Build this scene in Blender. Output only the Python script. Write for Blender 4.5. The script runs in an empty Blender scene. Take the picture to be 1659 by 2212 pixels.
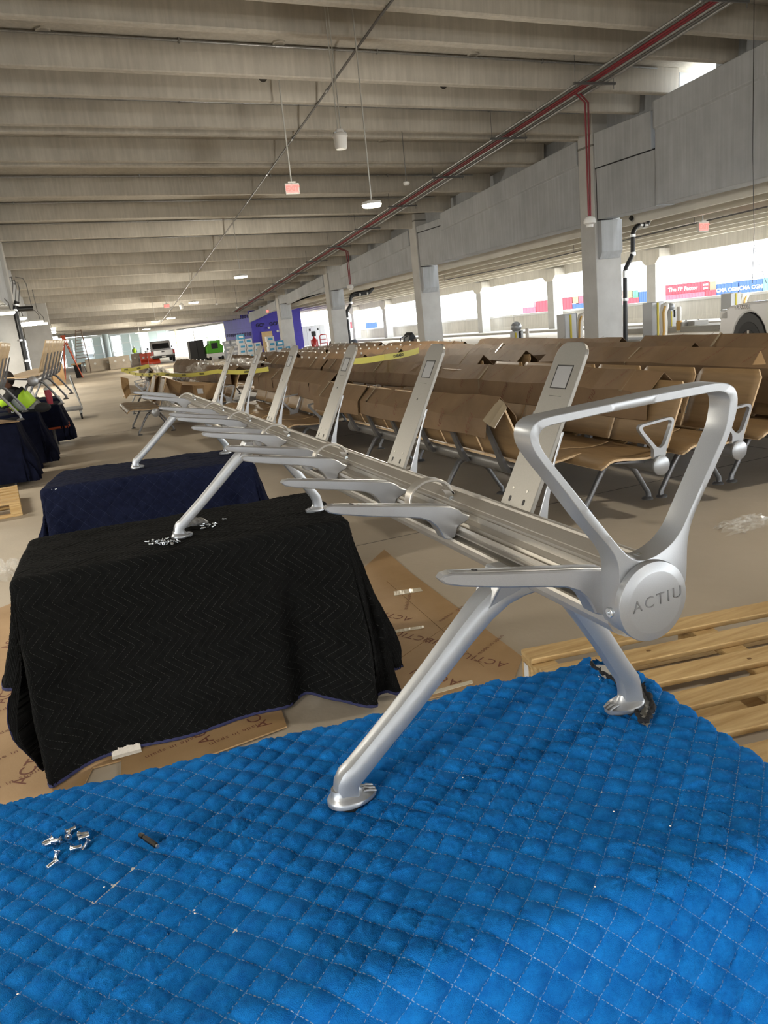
import bpy, bmesh, math, random
import numpy as np
from mathutils import Vector, Matrix
R = math.radians
PI = math.pi
random.seed(7)
rng = np.random.default_rng(11)
scene = bpy.context.scene
COL = scene.collection

# ------------------------------------------------------------------ camera
PITCH, ROLL, YAW, EYE, FPX = R(14.37), R(6.03), R(21.0), 1.50, 1662.0
_s, _c, _sp, _cp = math.sin(YAW), math.cos(YAW), math.sin(PITCH), math.cos(PITCH)
FW = Vector((_s * _cp, _c * _cp, -_sp))
_r = Vector((_c, -_s, 0)); _u = Vector((_s * _sp, _c * _sp, _cp))
RT = math.cos(ROLL) * _r - math.sin(ROLL) * _u
UP = math.sin(ROLL) * _r + math.cos(ROLL) * _u
cam_d = bpy.data.cameras.new('camera')
cam_d.sensor_fit = 'VERTICAL'; cam_d.sensor_height = 36.0
cam_d.lens = FPX / 2212 * 36.0
cam_d.clip_start = 0.05; cam_d.clip_end = 2000
cam = bpy.data.objects.new('camera', cam_d); COL.objects.link(cam)
m3 = Matrix((RT, UP, -FW)).transposed()
cam.matrix_world = Matrix.Translation((0, 0, EYE)) @ m3.to_4x4()
scene.camera = cam

# ------------------------------------------------------------------ light and exposure
world = bpy.data.worlds.new('sky'); scene.world = world; world.use_nodes = True
_bg = world.node_tree.nodes['Background']
_bg.inputs['Color'].default_value = (0.93, 0.97, 1.0, 1); _bg.inputs['Strength'].default_value = 3.2
scene.view_settings.view_transform = 'Standard'; scene.view_settings.look = 'None'
scene.view_settings.gamma = 1.0; scene.view_settings.use_curve_mapping = False
scene.view_settings.exposure = 1.75
scene.cycles.max_bounces = 7; scene.cycles.diffuse_bounces = 5; scene.cycles.glossy_bounces = 3
scene.cycles.transmission_bounces = 4; scene.cycles.transparent_max_bounces = 12
scene.cycles.sample_clamp_indirect = 6.0
scene.cycles.caustics_reflective = False; scene.cycles.caustics_refractive = False
scene.cycles.use_denoising = True

# ------------------------------------------------------------------ placing helpers (photo pixel -> point of a real plane)
O = Vector((0, 0, EYE))
def ray(x, y): return FW + RT * ((x - 829.5) / FPX) - UP * ((y - 1106.0) / FPX)
def uz(x, y, z): d = ray(x, y); return O + d * ((z - EYE) / d.z)
def uy(x, y, Y): d = ray(x, y); return O + d * (Y / d.y)
def ux(x, y, X): d = ray(x, y); return O + d * (X / d.x)
SL = .011
def floor_z(Y): return 0.0 if Y < 14 else -SL * (Y - 14)
def fl(x, y):
    P = uz(x, y, 0)
    d = ray(x, y)
    if d.z < 0 and P.y < 14: return P
    t = (-EYE + SL * 14) / (d.z + SL * d.y); return O + d * t
CA, CB, CC, CY0, CT = 7.343, .070, .029, 14.607, 2.75
def zc(X, Y): return CA - CB * min(Y, 62.0) - CC * X

# ------------------------------------------------------------------ materials
MATS = {}
def srgb(r, g, b):
    f = lambda c: c / 12.92 if c <= .04045 else ((c + .055) / 1.055) ** 2.4
    return (f(r / 255), f(g / 255), f(b / 255), 1)
def mat(name, col, rough=.6, metal=0.0, var=0.0, scale=8.0, bump=0.0, bscale=60.0, stretch=None, col2=None, emit=None, estr=0, spec=None, trans=0, alpha=1, ior=1.45, coat=0, sheen=0, detail=4):
    if name in MATS: return MATS[name]
    m = bpy.data.materials.new(name); m.use_nodes = True
    nt = m.node_tree; p = nt.nodes['Principled BSDF']
    p.inputs['Base Color'].default_value = col
    p.inputs['Roughness'].default_value = rough; p.inputs['Metallic'].default_value = metal
    p.inputs['IOR'].default_value = ior
    if spec is not None: p.inputs['Specular IOR Level'].default_value = spec
    if trans: p.inputs['Transmission Weight'].default_value = trans
    if alpha < 1: p.inputs['Alpha'].default_value = alpha
    if coat: p.inputs['Coat Weight'].default_value = coat
    if sheen: p.inputs['Sheen Weight'].default_value = sheen; p.inputs['Sheen Roughness'].default_value = .5
    if emit: p.inputs['Emission Color'].default_value = emit; p.inputs['Emission Strength'].default_value = estr
    if var or bump or col2:
        tc = nt.nodes.new('ShaderNodeTexCoord'); mp = nt.nodes.new('ShaderNodeMapping')
        nt.links.new(tc.outputs['Object'], mp.inputs[0])
        if stretch: mp.inputs['Scale'].default_value = stretch
        if var or col2:
            n = nt.nodes.new('ShaderNodeTexNoise'); n.inputs['Scale'].default_value = scale; n.inputs['Detail'].default_value = detail
            n.inputs['Roughness'].default_value = .6
            nt.links.new(mp.outputs[0], n.inputs['Vector'])
            cr = nt.nodes.new('ShaderNodeValToRGB')
            c2 = col2 or tuple(min(1, c * (1 + var)) for c in col[:3]) + (1,)
            c1 = col if col2 else tuple(c * (1 - var) for c in col[:3]) + (1,)
            cr.color_ramp.elements[0].position = .32; cr.color_ramp.elements[1].position = .7
            cr.color_ramp.elements[0].color = c1; cr.color_ramp.elements[1].color = c2
            nt.links.new(n.outputs['Fac'], cr.inputs['Fac']); nt.links.new(cr.outputs['Color'], p.inputs['Base Color'])
        if bump:
            n2 = nt.nodes.new('ShaderNodeTexNoise'); n2.inputs['Scale'].default_value = bscale; n2.inputs['Detail'].default_value = 3
            nt.links.new(mp.outputs[0], n2.inputs['Vector'])
            b = nt.nodes.new('ShaderNodeBump'); b.inputs['Strength'].default_value = bump; b.inputs['Distance'].default_value = .01
            nt.links.new(n2.outputs['Fac'], b.inputs['Height']); nt.links.new(b.outputs['Normal'], p.inputs['Normal'])
    MATS[name] = m
    return m

# ------------------------------------------------------------------ mesh builder
class MB:
    def __init__(s): s.v = []; s.f = []
    def add(s, vs, fs):
        o = len(s.v); s.v += [tuple(p) for p in vs]; s.f += [tuple(i + o for i in f) for f in fs]; return s
    def box(s, x0, x1, y0, y1, z0, z1, M=None):
        vs = [(x0, y0, z0), (x1, y0, z0), (x1, y1, z0), (x0, y1, z0), (x0, y0, z1), (x1, y0, z1), (x1, y1, z1), (x0, y1, z1)]
        if M is not None: vs = [M @ Vector(p) for p in vs]
        return s.add(vs, [(0, 3, 2, 1), (4, 5, 6, 7), (0, 1, 5, 4), (1, 2, 6, 5), (2, 3, 7, 6), (3, 0, 4, 7)])
    def prism(s, poly, f0, f1):
        # poly of 2D points, f0/f1 map a 2D point to 3D (the two end faces)
        n = len(poly); a = [f0(*p) for p in poly]; b = [f1(*p) for p in poly]
        return s.add(a + b, [tuple(range(n))[::-1], tuple(range(n, 2 * n))] + [(i, (i + 1) % n, n + (i + 1) % n, n + i) for i in range(n)])
    def loft(s, rings, cap=True, loop=False):
        n = len(rings[0]); o = []
        for r in rings: o += list(r)
        fs = []
        k = len(rings)
        for i in range(k if loop else k - 1):
            j = (i + 1) % k
            fs += [(i * n + a, i * n + (a + 1) % n, j * n + (a + 1) % n, j * n + a) for a in range(n)]
        if cap and not loop: fs += [tuple(range(n))[::-1], tuple(range((k - 1) * n, k * n))]
        return s.add(o, fs)
    def tube(s, pts, r, n=8, cap=True, loop=False):
        pts = [Vector(p) for p in pts]; rings = []
        k = len(pts); up = None
        for i, p in enumerate(pts):
            a = pts[i - 1] if (i or loop) else p; b = pts[(i + 1) % k] if (i < k - 1 or loop) else p
            t = (b - a)
            if t.length < 1e-9: t = Vector((0, 0, 1))
            t.normalize()
            if up is None: up = Vector((0, 0, 1)) if abs(t.z) < .9 else Vector((1, 0, 0))
            sd = t.cross(up)
            if sd.length < 1e-6: sd = t.cross(Vector((1, 0, .3)))
            sd.normalize(); up = sd.cross(t).normalized()
            rr = r[i] if isinstance(r, (list, tuple)) else r
            rings.append([p + (sd * math.cos(2 * PI * q / n) + up * math.sin(2 * PI * q / n)) * rr for q in range(n)])
        return s.loft(rings, cap, loop)
    def lathe(s, prof, n=24, c=(0, 0, 0), M=None):
        rings = []
        for r, z in prof:
            ring = [Vector((r * math.cos(2 * PI * q / n), r * math.sin(2 * PI * q / n), z)) for q in range(n)]
            if M is not None: ring = [M @ p for p in ring]
            rings.append([p + Vector(c) for p in ring])
        return s.loft(rings)
    def xf(s, M):
        s.v = [tuple(M @ Vector(p)) for p in s.v]; return s

def mesh_of(mb, m, smooth=None, name='part'):
    me = bpy.data.meshes.new(name)
    me.from_pydata(mb.v, [], mb.f)
    bm = bmesh.new(); bm.from_mesh(me); bmesh.ops.recalc_face_normals(bm, faces=bm.faces); bm.to_mesh(me); bm.free()
    if m is not None: me.materials.append(m)
    if smooth is not None:
        me.polygons.foreach_set('use_smooth', [True] * len(me.polygons)); me.set_sharp_from_angle(angle=R(smooth))
    me.update(); return me
def link(name, me, parent=None, bevel=0, seg=2):
    o = bpy.data.objects.new(name, me); COL.objects.link(o)
    if parent is not None: hook(o, parent)
    if bevel:
        b = o.modifiers.new('bevel', 'BEVEL'); b.width = bevel; b.segments = seg; b.limit_method = 'ANGLE'; b.angle_limit = R(40)
        b.harden_normals = False
    return o
def pmat(p):  # a thing sits unrotated while its parts are built in world coordinates
    M = Matrix.LocRotScale(p.location, p.rotation_euler, None)
    return pmat(p.parent) @ p.matrix_parent_inverse @ M if p.parent else M
def hook(o, parent):
    o.parent = parent; o.matrix_parent_inverse = pmat(parent).inverted()
def obj(name, mb, m, parent=None, smooth=None, bevel=0, seg=2):
    return link(name, mesh_of(mb, m, smooth, name), parent, bevel, seg)
def tag(o, label, cat, group=None):
    o['label'] = label; o['category'] = cat
    if group: o['group'] = group
    return o
def thing(name, label, cat, loc=(0, 0, 0), group=None):
    o = bpy.data.objects.new(name, None); COL.objects.link(o); o.location = loc; o.empty_display_size = .1
    return tag(o, label, cat, group)
def struct(name, mb, m, parent=None, smooth=None, bevel=0, seg=2):
    o = obj(name, mb, m, parent, smooth, bevel, seg)
    if parent is None: o['kind'] = 'structure'
    return o
def stuff(o): o['kind'] = 'stuff'; return o
def dup(root, loc, rotz=0.0, label=None, group=None, skip=()):
    r = root.copy(); COL.objects.link(r); r.location = loc; r.rotation_euler = (0, 0, rotz)
    if label: r['label'] = label
    if group: r['group'] = group
    for ch in list(root.children):
        if ch.name.split('.')[0] in skip: continue
        c = ch.copy(); COL.objects.link(c); c.parent = r
        for g in ch.children:
            d = g.copy(); COL.objects.link(d); d.parent = c
    return r
def rect_pts(hx, hy, r, n=4):
    out = []
    for sx, sy, a0 in ((1, 1, 0), (-1, 1, 90), (-1, -1, 180), (1, -1, 270)):
        for k in range(n + 1):
            a = R(a0 + 90 * k / n); out.append((sx * (hx - r) + r * math.cos(a), sy * (hy - r) + r * math.sin(a)))
    return out
def vnoise(x, y, seed=0):
    g = np.random.default_rng(seed).random((64, 64)) * 2 - 1
    xi = np.floor(x).astype(int); yi = np.floor(y).astype(int); fx = x - xi; fy = y - yi
    fx = fx * fx * (3 - 2 * fx); fy = fy * fy * (3 - 2 * fy)
    a = g[xi % 64, yi % 64]; b = g[(xi + 1) % 64, yi % 64]; c = g[xi % 64, (yi + 1) % 64]; d = g[(xi + 1) % 64, (yi + 1) % 64]
    return (a * (1 - fx) + b * fx) * (1 - fy) + (c * (1 - fx) + d * fx) * fy
def text_mesh(s, size, depth=.0, spacing=1.0, bold=0.0):
    cu = bpy.data.curves.new('lettering', 'FONT'); cu.body = s; cu.size = size; cu.extrude = depth; cu.space_character = spacing
    cu.align_x = 'CENTER'; cu.align_y = 'CENTER'; cu.resolution_u = 3; cu.offset = bold
    o = bpy.data.objects.new('lettering', cu); COL.objects.link(o)
    dg = bpy.context.evaluated_depsgraph_get()
    me = bpy.data.meshes.new_from_object(o.evaluated_get(dg)); bpy.data.objects.remove(o)
    return me
_texts = {}
def lettering(name, s, size, M, m, parent, depth=.0, spacing=1.0, bold=0.0):
    key = (s, size, depth, spacing, bold, m.name)
    if key not in _texts:
        me = text_mesh(s, size, depth, spacing, bold); me.materials.clear(); me.materials.append(m); _texts[key] = me
    o = bpy.data.objects.new(name, _texts[key]); COL.objects.link(o); o.matrix_world = M
    if parent is not None:
        hook(o, parent)
    return o
def frame(origin, ex, ez):   # matrix whose local X is ex, local Z (the facing of lettering) is ez
    ex = Vector(ex).normalized(); ez = Vector(ez).normalized(); ey = ez.cross(ex).normalized(); ex = ey.cross(ez)
    return Matrix.Translation(Vector(origin)) @ Matrix((ex, ey, ez)).transposed().to_4x4()
# ------------------------------------------------------------------ shared materials
def concrete(name, lo, hi, sc=1.3, streak=0.0, rough=.85):
    m = mat(name, lo, rough, col2=hi, scale=sc, bump=.12, bscale=35, detail=7)
    if streak:   # pale lime runs and grime on the cast faces
        nt = m.node_tree; p = nt.nodes['Principled BSDF']
        tc = nt.nodes['Texture Coordinate']; mp = nt.nodes.new('ShaderNodeMapping'); mp.inputs['Scale'].default_value = (9, 9, .35)
        n = nt.nodes.new('ShaderNodeTexNoise'); n.inputs['Scale'].default_value = 1.6; n.inputs['Detail'].default_value = 5
        nt.links.new(tc.outputs['Object'], mp.inputs[0]); nt.links.new(mp.outputs[0], n.inputs['Vector'])
        cr = nt.nodes.new('ShaderNodeValToRGB'); cr.color_ramp.elements[0].position = .40; cr.color_ramp.elements[1].position = .72
        cr.color_ramp.elements[0].color = (.93, .93, .93, 1); cr.color_ramp.elements[1].color = (1.0 + streak, 1.0 + streak, 1.0 + streak, 1)
        nt.links.new(n.outputs['Fac'], cr.inputs['Fac'])
        mx = nt.nodes.new('ShaderNodeMix'); mx.data_type = 'RGBA'; mx.blend_type = 'MULTIPLY'; mx.inputs['Factor'].default_value = 1
        src = p.inputs['Base Color'].links[0].from_socket
        nt.links.new(src, mx.inputs[6]); nt.links.new(cr.outputs['Color'], mx.inputs[7]); nt.links.new(mx.outputs[2], p.inputs['Base Color'])
    return m
M_ceil = concrete('ceiling_concrete', (.44, .415, .37, 1), (.55, .52, .465, 1), 1.1, .10)
M_gird = concrete('girder_concrete', (.40, .42, .445, 1), (.50, .525, .555, 1), 1.0, .08)
M_col = concrete('column_concrete', (.50, .50, .49, 1), (.60, .60, .59, 1), 1.6)
M_wall = concrete('parapet_concrete', (.60, .575, .52, 1), (.70, .675, .62, 1), .9, .1)
M_floor = concrete('floor_concrete', (.36, .305, .235, 1), (.47, .405, .32, 1), .55, 0, .6)
M_road = concrete('road_concrete', (.66, .62, .55, 1), (.76, .72, .65, 1), .3)
M_curb = concrete('curb_concrete', (.36, .35, .33, 1), (.46, .45, .43, 1), .8)
M_steel = mat('galvanised_steel', (.40, .41, .42, 1), .42, .85, .15, 20)
M_dsteel = mat('dark_conduit_steel', (.16, .16, .16, 1), .5, .6)
M_blackpipe = mat('black_pipe_paint', (.012, .012, .013, 1), .35)
M_white = mat('white_plastic', (.75, .75, .74, 1), .45)
M_red = mat('red_conduit_paint', (.19, .018, .028, 1), .5)
M_shadowgap = mat('gap_shade_dark', (.02, .02, .025, 1), .9)  # near-black, stands for shade inside the girder pockets

# ------------------------------------------------------------------ floor
mb = MB(); ys = [-34, 0, 4, 8, 12, 14, 20, 40, 70, 115]
for a, b in zip(ys[:-1], ys[1:]):
    z0, z1 = floor_z(a), floor_z(b)
    mb.add([(-14, a, z0), (15.2, a, z0), (15.2, b, z1), (-14, b, z1)], [(0, 1, 2, 3)])
floor = struct('floor', mb, M_floor)
# saw-cut joints in the slab
M_joint = mat('joint_dark', (.10, .09, .075, 1), .9)
for q, (x0, x1, y) in enumerate([(-13, 15, 4.75), (-13, 15, 9.6), (-13, 15, 14.0)]):
    obj('floor_joint', MB().box(x0, x1, y - .004, y + .004, -.002, .0012), M_joint, floor)
for x in (5.6, -4.4):
    obj('floor_joint', MB().box(x - .004, x + .004, -10, 14, -.002, .0012), M_joint, floor)
mb = MB()
ys = [-60, 0, 14, 40, 70, 115, 180]
for a, b in zip(ys[:-1], ys[1:]):
    z0, z1 = floor_z(a) - .01, floor_z(min(b, 130)) - .01
    if a >= 115: z0 = floor_z(115) - .01
    mb.add([(15.2, a, z0), (60, a, z0), (60, b, z1), (15.2, b, z1)], [(0, 1, 2, 3)])
mb.add([(-60, -34, -.02), (-14, -34, -.02), (-14, 115, -1.2), (-60, 115, -1.2)], [(0, 1, 2, 3)])
mb.add([(-60, 115, floor_z(115) - .01), (15.2, 115, floor_z(115) - .01), (15.2, 260, floor_z(130) - .01), (-60, 260, floor_z(130) - .01)], [(0, 1, 2, 3)])
mb.add([(-60, -60, -.02), (15.2, -60, -.02), (15.2, -34, -.02), (-60, -34, -.02)], [(0, 1, 2, 3)])
road = struct('floor_road', mb, M_road)

# ------------------------------------------------------------------ ceiling: sloped deck on regularly spaced stems
XL, XR, XG = -14.0, 14.1, 13.3
mb = MB()
for a, b in ((-34, -14), (-14, 0), (0, 20), (20, 40), (40, 62), (62, 115)):  # rearmost section unseen, extended to keep sky reflections off the metal
    q = [(XL, a), (XR, a), (XR, b), (XL, b)]
    lo = [(x, y, zc(x, y) + .08) for x, y in q]; hi = [(x, y, zc(x, y) + .38) for x, y in q]
    mb.add(lo + hi, [(0, 3, 2, 1), (4, 5, 6, 7), (0, 1, 5, 4), (1, 2, 6, 5), (2, 3, 7, 6), (3, 0, 4, 7)])
ceiling = struct('ceiling', mb, M_ceil)
def stem(Y, depth, w=.13, x0=XL, x1=XG + .25):
    # a tapered rib, a little wider at the deck
    mb = MB(); ends = []
    for x in (x0, x1):
        z = zc(x, Y)
        ends.append([(x, Y - w, z + .1), (x, Y - w * .72, z - depth), (x, Y + w * .72, z - depth), (x, Y + w, z + .1)])
    mb.loft(ends)
    obj('stem', mb, M_ceil, ceiling, bevel=.02, seg=1)
Y = CY0 - 9 * CT
S1 = [(CY0 + k * CT) for k in range(-17, 34)]
for y in S1:
    if y < 100: stem(y + .1, .42 if y < 40 else .36)
S2 = [CY0 - 5 * CT + 1.35, CY0 - 4 * CT + 1.35, CY0 - 3 * CT + 1.35, CY0 - 2 * CT + 1.3, CY0 - CT + 1.2, 15.95, 17.98, 19.92]
for y in S2: stem(y, .40)
ALLS = sorted([y + .1 for y in S1] + S2)
# sleeves cored through the deck
M_hole = mat('core_hole', (.06, .055, .05, 1), .9)
for px, py in ((92, 62), (101, 145), (112, 213), (128, 290), (602, 91), (567, 167), (537, 223), (503, 295), (1112, 36), (1022, 116), (957, 183), (826, 304), (645, 2), (893, 236)):
    d = ray(px, py); best = None
    for ys in ALLS:
        yf = ys - .115; P = O + d * (yf / d.y); zt = zc(P.x, ys)
        if zt - .34 < P.z < zt + .02: best = P; break
    if best is None:
        t = (CA + .08 - EYE) / (d.z + CB * d.y + CC * d.x); P = O + d * t; Mt = Matrix.Translation(P) @ Matrix.Rotation(-math.atan(CB), 4, 'X')
    else: P = best; Mt = Matrix.Translation(P) @ Matrix.Rotation(R(90), 4, 'X')
    obj('core_hole', MB().lathe([(.115, -.03), (.115, .014), (.09, .014), (.09, -.03)], 16, M=Mt), M_ceil, ceiling, smooth=40)
    obj('core_hole_shade', MB().lathe([(.091, .008), (.0, .0085)], 16, M=Mt), M_hole, ceiling)  # dark disc stands for the shade inside the hole
# deck end wall above the girders, with the one open slot
for nm, a, b in (('trim_1', -34, 13.75), ('trim_2', 14.8, 62), ('trim_3', 62, 115)):
    mb = MB(); r = []
    for y in (a, b): r.append([(13.75, y, zc(13.3, y) - .5), (14.1, y, zc(13.3, y) - .5), (14.1, y, zc(13.3, y) + .3), (13.75, y, zc(13.3, y) + .3)])
    mb.loft(r); struct(nm, mb, M_gird)

# ------------------------------------------------------------------ right girders and columns
GB = lambda Y: 3.34 - .0155 * (Y - 12) if Y > 12 else 3.34       # girder bottom
CYS = [-4.6, 6.4, 17.32, 28.13, 39.19, 49.4]
spans = [(-14, -4.2), (-4.0 + .6, 6.3), (7.0 + .3, 15.1), (17.9, 27.9), (28.7, 38.9), (39.8, 49.2), (50.0, 58.0)]
spans = [(-34, -4.7), (-3.95, 5.4), (7.05, 15.1), (17.95, 25.95), (28.78, 37.0), (39.84, 47.3), (50.05, 58.0)]
gi = 0
for a, b in spans:
    gi += 1
    mb = MB(); r = []
    for y in (a, b):
        zt = zc(XG, y) - .42; zb = GB(y)
        # the top band stands a little proud of the web
        r.append([(XG, y, zb), (XG + .62, y, zb), (XG + .62, y, zt), (XG - .06, y, zt), (XG - .06, y, zt - .55), (XG, y, zt - .60)])
    mb.loft(r)
    struct('girder', mb, M_gird, bevel=.012, seg=1)
for q, y in enumerate(CYS):
    c = MB(); zt = zc(13.5, y) + .06
    c.box(XG - .02, XG + .80, y, y + .61, floor_z(y) - .05, zt)
    col = struct('column', c, M_col, bevel=.02)
    # corbel under the dapped girder end, on the near side of the column
    zb = GB(y - 1)
    mb = MB(); xs0, xs1 = XG + .06, XG + .72
    prof = [(y + .02, zb - .98), (y - .04, zb - .98), (y - .16, zb - .80), (y - .16, zb - .03), (y + .02, zb - .03)]
    mb.prism(prof, lambda a, b: (xs0, a, b), lambda a, b: (xs1, a, b))
    obj('bearing_block', MB().box(XG + .035, XG + .60, y - 2.19, y - .05, zb, zb + 1.22), M_gird, col, bevel=.012)
    obj('corbel', mb, M_gird, col, bevel=.015)
    obj('pocket_gap_shade', MB().box(XG + .03, XG + .5, y - 2.2, y - .02, zb + 1.215, zb + 1.245), M_shadowgap, col)  # shade in the open gap drawn as dark strips
    obj('pocket_gap_shade', MB().box(XG + .06, XG + .5, y - .055, y + .0, zb - .02, zb + 1.23), M_shadowgap, col)
    obj('grout_band', MB().box(XG - .028, XG + .808, y - .006, y + .62, GB(y) + 1.98 - q * .1, GB(y) + 2.03 - q * .1), mat('grout_dark', (.22, .22, .21, 1), .9), col)
    # upper stub of girder over the corbel
    z2 = zc(XG, y) - .42
    mb = MB().box(XG + .0, XG + .62, y - 2.1, y - .03, zb + 1.24, z2)
    obj('girder_stub', mb, M_gird, col, bevel=.012)

# ------------------------------------------------------------------ left girder, piers
mb = MB(); r = []
for y in (-34, 46.5):
    r.append([(-2.2, y, 3.1), (-1.28, y, 3.1 if y < 0 else 2.9), (-1.28, y, zc(-1.3, y) - .0), (-2.2, y, zc(-1.3, y) - .0)])
mb.loft(r); struct('girder_left', mb, M_gird)
c1 = struct('column', MB().box(-2.9, -1.16, 29.6, 30.5, -.3, zc(-1.3, 30)), M_col, bevel=.03)
c2 = struct('column', MB().box(-1.62, -.26, 46.5, 47.4, -.5, zc(-1.3, 46.5) - .02), M_col, bevel=.03)
for y in (60.5, 73, 86):
    struct('column', MB().box(-1.5, -.55, y, y + .7, -1.2, 3.1), M_col, bevel=.03)
struct('wall_left_unseen', MB().box(-14.2, -14, -34, 0, -1.5, .9), M_wall)  # unseen; leaves a band of sky open to light the foreground
struct('wall_left_far_unseen', MB().box(-14.2, -14, 0, 115, -1.5, 11), M_wall)  # unseen; closed so the armrest side has no bright sky to reflect
struct('wall_left_upper_unseen', MB().box(-14.2, -14, -34, 0, 4.2, 11), M_wall)  # unseen; upper limit of the left light opening
struct('wall_back_unseen', MB().box(-14.2, 14, -34.2, -34, -1.5, 1.3), M_wall)  # unseen; added to narrow the sky opening behind the camera
struct('wall_back_upper_unseen', MB().box(-14.2, 14, -34.2, -34, 2.9, 12), M_wall)  # unseen; added to cut sky light on the blanket's front
# closing wall on the aisle's left behind the piers
struct('trim_4', MB().box(-14, -2.6, 48, 48.4, -1.0, 5.0), M_wall)

# ------------------------------------------------------------------ outer bay: lower deck, columns and parapet by the road
OX0, OX1 = 14.1, 24.4
oz = lambda Y: 3.45 - .0165 * (Y - 20)
mb = MB()
for a, b in ((-20, 70),):
    q = [(OX0, a), (OX1, a), (OX1, b), (OX0, b)]
    mb.add([(x, y, oz(y)) for x, y in q] + [(x, y, oz(y) + .3) for x, y in q], [(0, 3, 2, 1), (4, 5, 6, 7), (0, 1, 5, 4), (1, 2, 6, 5), (2, 3, 7, 6), (3, 0, 4, 7)])
M_outer = concrete('outer_deck_concrete', (.62, .58, .50, 1), (.72, .68, .60, 1), .8)
outer = struct('ceiling_outer', mb, M_outer)
for x in [14.9 + 1.35 * k for k in range(7)]:
    r = [[(x - .12, y, oz(y) + .02), (x - .09, y, oz(y) - .34), (x + .09, y, oz(y) - .34), (x + .12, y, oz(y) + .02)] for y in (-20, 70)]
    obj('stem', MB().loft(r), M_outer, outer)
r = [[(24.0, y, oz(y) - .72), (24.45, y, oz(y) - .72), (24.45, y, oz(y) + .9), (24.0, y, oz(y) + .9)] for y in (-20, 70)]
struct('spandrel', MB().loft(r), M_wall)
for y in (12.2, 19.4, 26.7, 34.1, 41.5, 49.0, 56.4, 63.5):
    c = struct('column', MB().box(23.45, 24.0, y, y + .55, floor_z(y) - .1, oz(y) - .35), M_col, bevel=.02)
    obj('capital', MB().prism([(y - .02, oz(y) - 1.0), (y - .3, oz(y) - .72), (y - .3, oz(y) - .4), (y + .85, oz(y) - .4), (y + .85, oz(y) - .72), (y + .57, oz(y) - 1.0)], lambda a, b: (23.4, a, b), lambda a, b: (24.02, a, b)), M_wall, c)
# parapet of separate precast lengths
par = []
x0 = 24.6
for k in range(12):
    ya = 4 + k * 6.0; yb = ya + 5.96
    mb = MB(); rr = []
    for y in (ya, yb):
        zb = floor_z(y) - .05; zt = floor_z(y) + .86
        rr.append([(x0, y, zb), (x0 + .35, y, zb), (x0 + .35, y, zt - .0), (x0 + .1, y, zt), (x0 + .08, y, zb + .35)])
    mb.loft(rr); o = struct('wall_parapet', mb, M_wall, bevel=.01, seg=1)
    obj('cap_rail', MB().loft([[(x0 + .04, y, floor_z(y) + .86), (x0 + .40, y, floor_z(y) + .86), (x0 + .40, y, floor_z(y) + .96), (x0 + .04, y, floor_z(y) + .96)] for y in (ya, yb)]), M_white, o)
# kerbs and raised islands along the road
for (xa, xb, ya, yb, h) in ((22.6, 24.5, 4, 70, .16), (18.9, 20.1, 14.8, 25.2, .17), (14.9, 15.9, 17.6, 20.6, .12)):
    mb = MB(); mb.loft([[(xa, y, floor_z(y) - .05), (xb, y, floor_z(y) - .05), (xb, y, floor_z(y) + h), (xa, y, floor_z(y) + h)] for y in (ya, yb)])
    struct('trim_kerb', mb, M_curb, bevel=.02)

# ------------------------------------------------------------------ far glass front
M_glass = mat('pale_glass', (.80, .90, .92, 1), .08, 0, trans=.75, ior=1.2)
M_mull = mat('mullion_white', (.72, .78, .80, 1), .4, .3)
M_cyan = mat('glazed_panel', (.60, .74, .76, 1), .25)
fg = struct('window_far', MB().box(-1, 14.5, 108.4, 108.5, 2.3, 2.6), M_mull)
for k in range(13):
    x = -.8 + k * 1.18
    obj('mullion', MB().box(x - .05, x + .05, 108.2, 108.35, -1.1, 2.4), M_mull, fg)
    if k < 12: obj('pane', MB().box(x + .06, x + 1.12, 108.25, 108.3, -1.0, 2.35), M_cyan if k % 3 else M_glass, fg)
for z in (.2, 1.3): obj('transom', MB().box(-.8, 13.4, 108.19, 108.34, z - .04, z + .04), M_mull, fg)
struct('column', MB().lathe([(.35, -1.1), (.35, 3.0)], 20, (5.0, 96, 0)), mat('round_column_paint', (.62, .74, .76, 1), .5), smooth=40)

# ------------------------------------------------------------------ purple sheathed core
M_purple = mat('purple_membrane', (.06, .045, .40, 1), .55, 0, .12, 1.5)
M_seam = mat('purple_seam', (.06, .045, .34, 1), .6)
M_ink = mat('black_print', (.012, .012, .03, 1), .7)
pw = MB().box(13.34, 17.2, 58, 68.5, -1.0, 3.9)
purple = struct('wall_core', pw, M_purple)
for z in (.55, 1.65, 2.7): obj('membrane_lap', MB().box(13.33, 17.2, 57.985, 57.999, z, z + .035), M_seam, purple)
for z in (.3, 1.5, 2.6): obj('membrane_lap', MB().box(13.325, 13.339, 58, 68.5, z, z + .035), M_seam, purple)
for x, z in ((13.55, 3.0), (14.55, 3.05), (14.0, 1.62), (15.05, 1.62), (13.62, .1), (15.9, 3.05)):
    lettering('lettering', 'GCP', .34, frame((x, 57.98, z), (1, 0, 0), (0, -1, 0)), M_ink, purple, .002, 1.0, .012)
for k in range(11):
    for z in (2.35, 1.05):
        lettering('lettering', 'GCP', .32, frame((13.32, 58.7 + k * .88, z), (0, -1, 0), (-1, 0, 0)), M_ink, purple, .002, 1.0, .012)
M_ply = mat('plywood', (.62, .44, .22, 1), .7, 0, .12, 3)
door = struct('door_1', MB().box(14.0, 14.82, 57.93, 57.99, floor_z(58), 1.12), M_ply)
obj('door_frame', MB().box(13.95, 14.0, 57.92, 58.0, floor_z(58), 1.16), M_seam, door); obj('door_frame', MB().box(14.82, 14.87, 57.92, 58.0, floor_z(58), 1.16), M_seam, door)
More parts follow.
